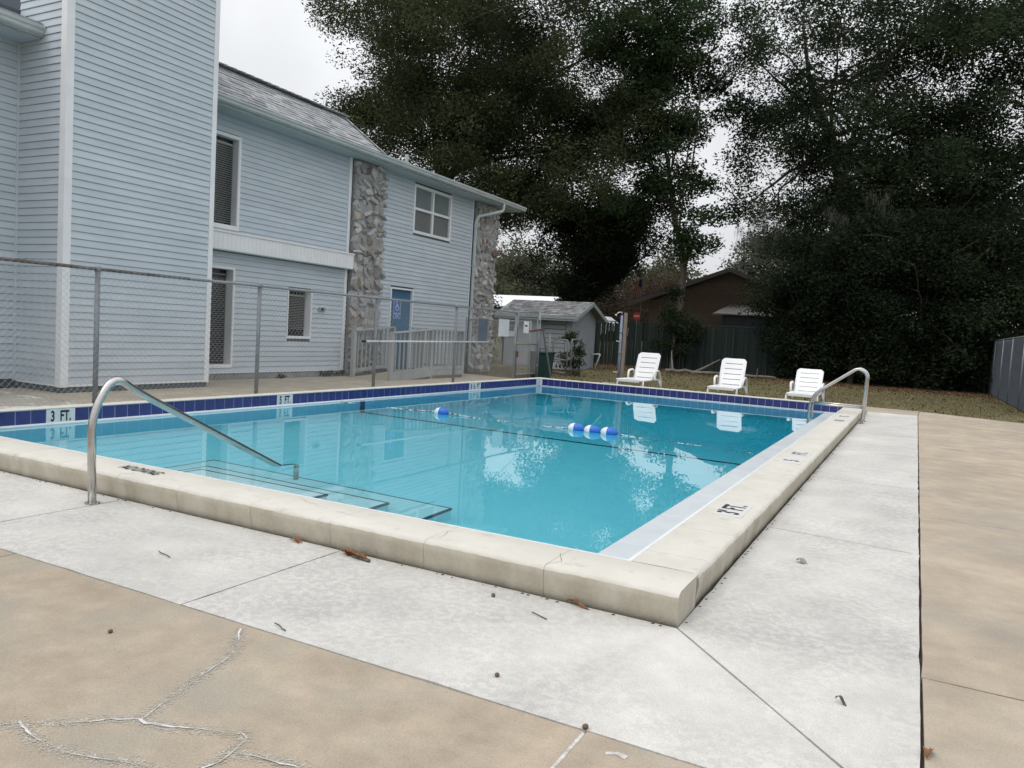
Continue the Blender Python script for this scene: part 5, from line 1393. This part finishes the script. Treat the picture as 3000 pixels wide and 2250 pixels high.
# low far thicket so that no bare horizon shows
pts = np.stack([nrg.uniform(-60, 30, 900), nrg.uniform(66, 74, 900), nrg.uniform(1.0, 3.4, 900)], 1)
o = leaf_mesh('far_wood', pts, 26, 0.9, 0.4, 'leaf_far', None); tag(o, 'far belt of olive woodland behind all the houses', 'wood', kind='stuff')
pts = np.stack([nrg.uniform(-5, 16, 420), nrg.uniform(31.2, 34, 420), nrg.uniform(0.2, 4.5, 420)], 1)
o = leaf_mesh('undergrowth', pts, 50, 0.4, 0.17, 'leaf_dark', None); tag(o, 'black-green undergrowth tangled behind the green fence', 'undergrowth', kind='stuff')

# ------------------------------------------------------------------ lawn and litter
n = 42000
x = nrg.uniform(-12, 5.5, n); y = 14.9 + 15.2 * nrg.random(n) ** 0.9
keep = ~((x > -0.4) & (y < 16.1)) & ~((x < -7.3) & (y < 15.2)) & ~((x < -10.2) & (y > 22.6) & (y < 25.5))
x, y = x[keep], y[keep]; n = len(x)
h = nrg.uniform(0.015, 0.05, n); a = nrg.uniform(0, 6.28, n); wd = 0.012
b0 = np.stack([x - np.cos(a) * wd, y - np.sin(a) * wd, np.full(n, -0.052)], 1); b1 = np.stack([x + np.cos(a) * wd, y + np.sin(a) * wd, np.full(n, -0.052)], 1)
tp = np.stack([x + nrg.normal(0, 0.02, n), y + nrg.normal(0, 0.02, n), -0.05 + h], 1)
me = bpy.data.meshes.new('grass'); me.from_pydata(np.stack([b0, b1, tp], 1).reshape(-1, 3), [], np.arange(n * 3).reshape(-1, 3)); me.materials.append(M['blade'])
tag(link('grass', me), 'short patchy brown-green lawn grass behind the pool', 'grass', kind='stuff')
n = 9000
x = nrg.uniform(-12, 3.2, n); y = np.where(nrg.random(n) < 0.93, 30.0 - np.abs(nrg.normal(0, 2.2, n)), nrg.uniform(15.5, 30, n))
c_ = np.stack([x, y, np.full(n, -0.03)], 1)
keep = ~((x > -0.4) & (y < 16.1)) & (y > 15.2); c_ = c_[keep]
o = leaf_mesh('leaf_litter', c_, 1, 0.01, 0.075, 'litter', None, 0.5, 0.6); tag(o, 'brown fallen leaf litter along the foot of the back fence', 'leaf litter', kind='stuff')
# fallen branches by the fence
fb = empty('fallen_branch', (-7.2, 27.2, -0.05), 'pale fallen dead branch lying on the leaf litter before the green fence', 'branch')
mb = MB()
limb(mb, (-8.0, 26.9, 0.02), (-6.2, 27.3, 0.05), 0.09, 0.05, 0.04); limb(mb, (-7.7, 27.0, 0.05), (-7.95, 27.5, 0.85), 0.05, 0.015, 0.25); limb(mb, (-6.9, 27.2, 0.05), (-6.0, 27.5, 0.6), 0.06, 0.02, 0.1)
limb(mb, (-7.0, 27.1, 0.02), (-5.0, 27.8, 0.03), 0.07, 0.03, 0.05)
mb.build('branches', 'deadwood', fb, smooth=True)
fb = empty('fallen_branch', (-4.7, 27.6, -0.05), 'short fallen dead branch between the two lounge chairs, by the fence', 'branch')
mb = MB(); limb(mb, (-5.4, 27.5, 0.02), (-3.9, 27.7, 0.04), 0.08, 0.04, 0.04); limb(mb, (-4.6, 27.5, 0.0), (-4.55, 27.5, 0.35), 0.03, 0.015, 0.05)
mb.build('branches', 'deadwood', fb, smooth=True)

# hairline cracks on the coping
for c in ([(-2.42, 0.30), (-2.3, 0.235), (-2.12, 0.19), (-1.95, 0.155), (-1.78, 0.145)], [(-1.31, 0.02), (-1.27, 0.12), (-1.30, 0.2), (-1.22, 0.3)], [(-0.64, 0.02), (-0.60, 0.1), (-0.66, 0.22)],
          [(-0.30, 3.3), (-0.22, 3.42), (-0.18, 3.38), (-0.07, 3.6)], [(-3.7, 0.02), (-3.66, 0.08), (-3.69, 0.12)]):
    ribbon(c, 0.0006, 0.0026, HC + 0.0036, 'coping_crack', 'crack_dark')
# ------------------------------------------------------------------ small debris on the deck
def leaf_curl(name, label, x, y, z, ang, ln, wd, m='leaf_fallen', cat='leaf'):
    mb = MB(); n = 8; vs = []
    for i in range(n + 1):
        t = i / n; w_ = wd * math.sin(math.pi * min(max(t, 0.06), 0.97)) ** 0.7
        zz = 0.004 + 0.012 * math.sin(t * 5)
        for s in (-1, 0, 1):
            u = (t - 0.5) * ln; v = s * w_ / 2
            vs.append((x + u * math.cos(ang) - v * math.sin(ang), y + u * math.sin(ang) + v * math.cos(ang), z + zz + (0.006 if s else 0) + (0.006 * rnd.random())))
    fs = [(i * 3 + j, i * 3 + j + 1, i * 3 + j + 4, i * 3 + j + 3) for i in range(n) for j in range(2)]
    o = MB().add(vs, fs).build(name, m, None)
    return tag(o, label, cat)
def ball(name, label, x, y, r, m, cat, sq=0.85):
    bm = bmesh.new(); bmesh.ops.create_icosphere(bm, subdivisions=2, radius=r)
    for v in bm.verts: v.co = Vector((v.co.x * 1.15, v.co.y, v.co.z * sq)) * rnd.uniform(0.94, 1.06)
    me = bpy.data.meshes.new(name); bm.to_mesh(me); bm.free(); me.materials.append(M[m])
    o = link(name, me, None, None, True); o.location = (x, y, r * sq * 0.92); o.rotation_euler.z = rnd.uniform(0, 6)
    return tag(o, label, cat)
def twig(label, x, y, ang, ln):
    p = [(x + (t - .5) * ln * math.cos(ang) + rnd.uniform(-.004, .004), y + (t - .5) * ln * math.sin(ang) + rnd.uniform(-.004, .004), 0.004 + rnd.uniform(0, .004)) for t in (0, .25, .5, .75, 1)]
    o = MB().tube(p, 0.0025, 5).build('twig', 'twig', None); return tag(o, label, 'twig')
leaf_curl('fallen_leaf', 'curled rust brown leaf against the coping under the step lettering side', -2.12, -0.035, 0.0, R(-15), 0.10, 0.04)
cl = empty('leaf_clump', (-1.69, -0.06, 0), 'clump of brown dead leaves and a stick beside the slab joint', 'leaf clump')
for i in range(5):
    q = leaf_curl('leaf', None, -1.77 + 0.035 * i + rnd.uniform(-.01, .01), -0.05 - 0.006 * i, 0.002 + 0.004 * (i % 3), R(rnd.uniform(-50, 30)), 0.075, 0.035, cat=None)
    for v in q.data.vertices: v.co -= Vector(cl.location)
    q.parent = cl
MB().tube([(-1.70, -0.07, 0.008), (-1.58, -0.085, 0.006)], 0.008, 6).build('stick', 'twig', cl)
leaf_curl('fallen_leaf', 'red brown leaf wedged under the near coping corner', -0.45, -0.02, 0.0, R(-12), 0.13, 0.025)
leaf_curl('fallen_leaf', 'grey curled leaf alone on the white deck right of the pool', 0.33, 1.43, 0.0, R(-30), 0.07, 0.045, 'pebble')
leaf_curl('fallen_leaf', 'thin grey leaf on the white deck near the corner joint', 0.68, -0.35, 0.0, R(-35), 0.045, 0.018, 'twig')
leaf_curl('fallen_leaf', 'rust coloured leaf caught in the edge gap of the white deck', 0.945, -0.56, 0.0, R(85), 0.09, 0.03)
ball('acorn', 'brown acorn on the tan concrete', -1.794, -1.375, 0.009, 'acorn', 'acorn')
ball('acorn', 'brown acorn with a stem near the coping foot', -0.822, -0.142, 0.010, 'acorn', 'acorn')
ball('acorn', 'acorn resting on the white deck between coping and tan concrete', -0.41, -0.857, 0.009, 'acorn', 'acorn')
ball('acorn', 'acorn in the gap at the tan slab joint', -0.006, -1.02, 0.010, 'acorn', 'acorn')
twig('thin crooked twig on the flaked white deck below the handrail', -2.449, -0.625, R(-12), 0.12)
twig('short straight twig at the edge of the tan concrete', -1.326, -0.975, R(-18), 0.09)
twig('dark twig on the white deck before the near corner', -0.54, -0.244, R(-20), 0.09)
gp = MB()
for (a, b) in (((-7.3, -0.022), (0.02, -0.022)), ((0.022, 0.0), (0.022, 13.7))):
    a = Vector((*a, 0)); b = Vector((*b, 0)); k = int((b - a).length / 0.03)
    for i in range(k):
        if rnd.random() < 0.72: continue
        p = a.lerp(b, i / k) + Vector((rnd.uniform(-.006, .006), rnd.uniform(-.006, .006), 0))
        r = rnd.uniform(0.002, 0.008)
        gp.add([(p.x - r, p.y - r, 0.0), (p.x + r * 1.4, p.y - r * .5, 0.0), (p.x + r, p.y + r, 0.0), (p.x - r, p.y + r * .6, 0.0), (p.x, p.y, r * 0.8)], [(0, 1, 4), (1, 2, 4), (2, 3, 4), (3, 0, 4)])
tag(gp.build('dirt_crumbs', 'grout_dirt', None), 'dark dirt crumbs gathered along the foot of the coping', 'dirt', kind='stuff')
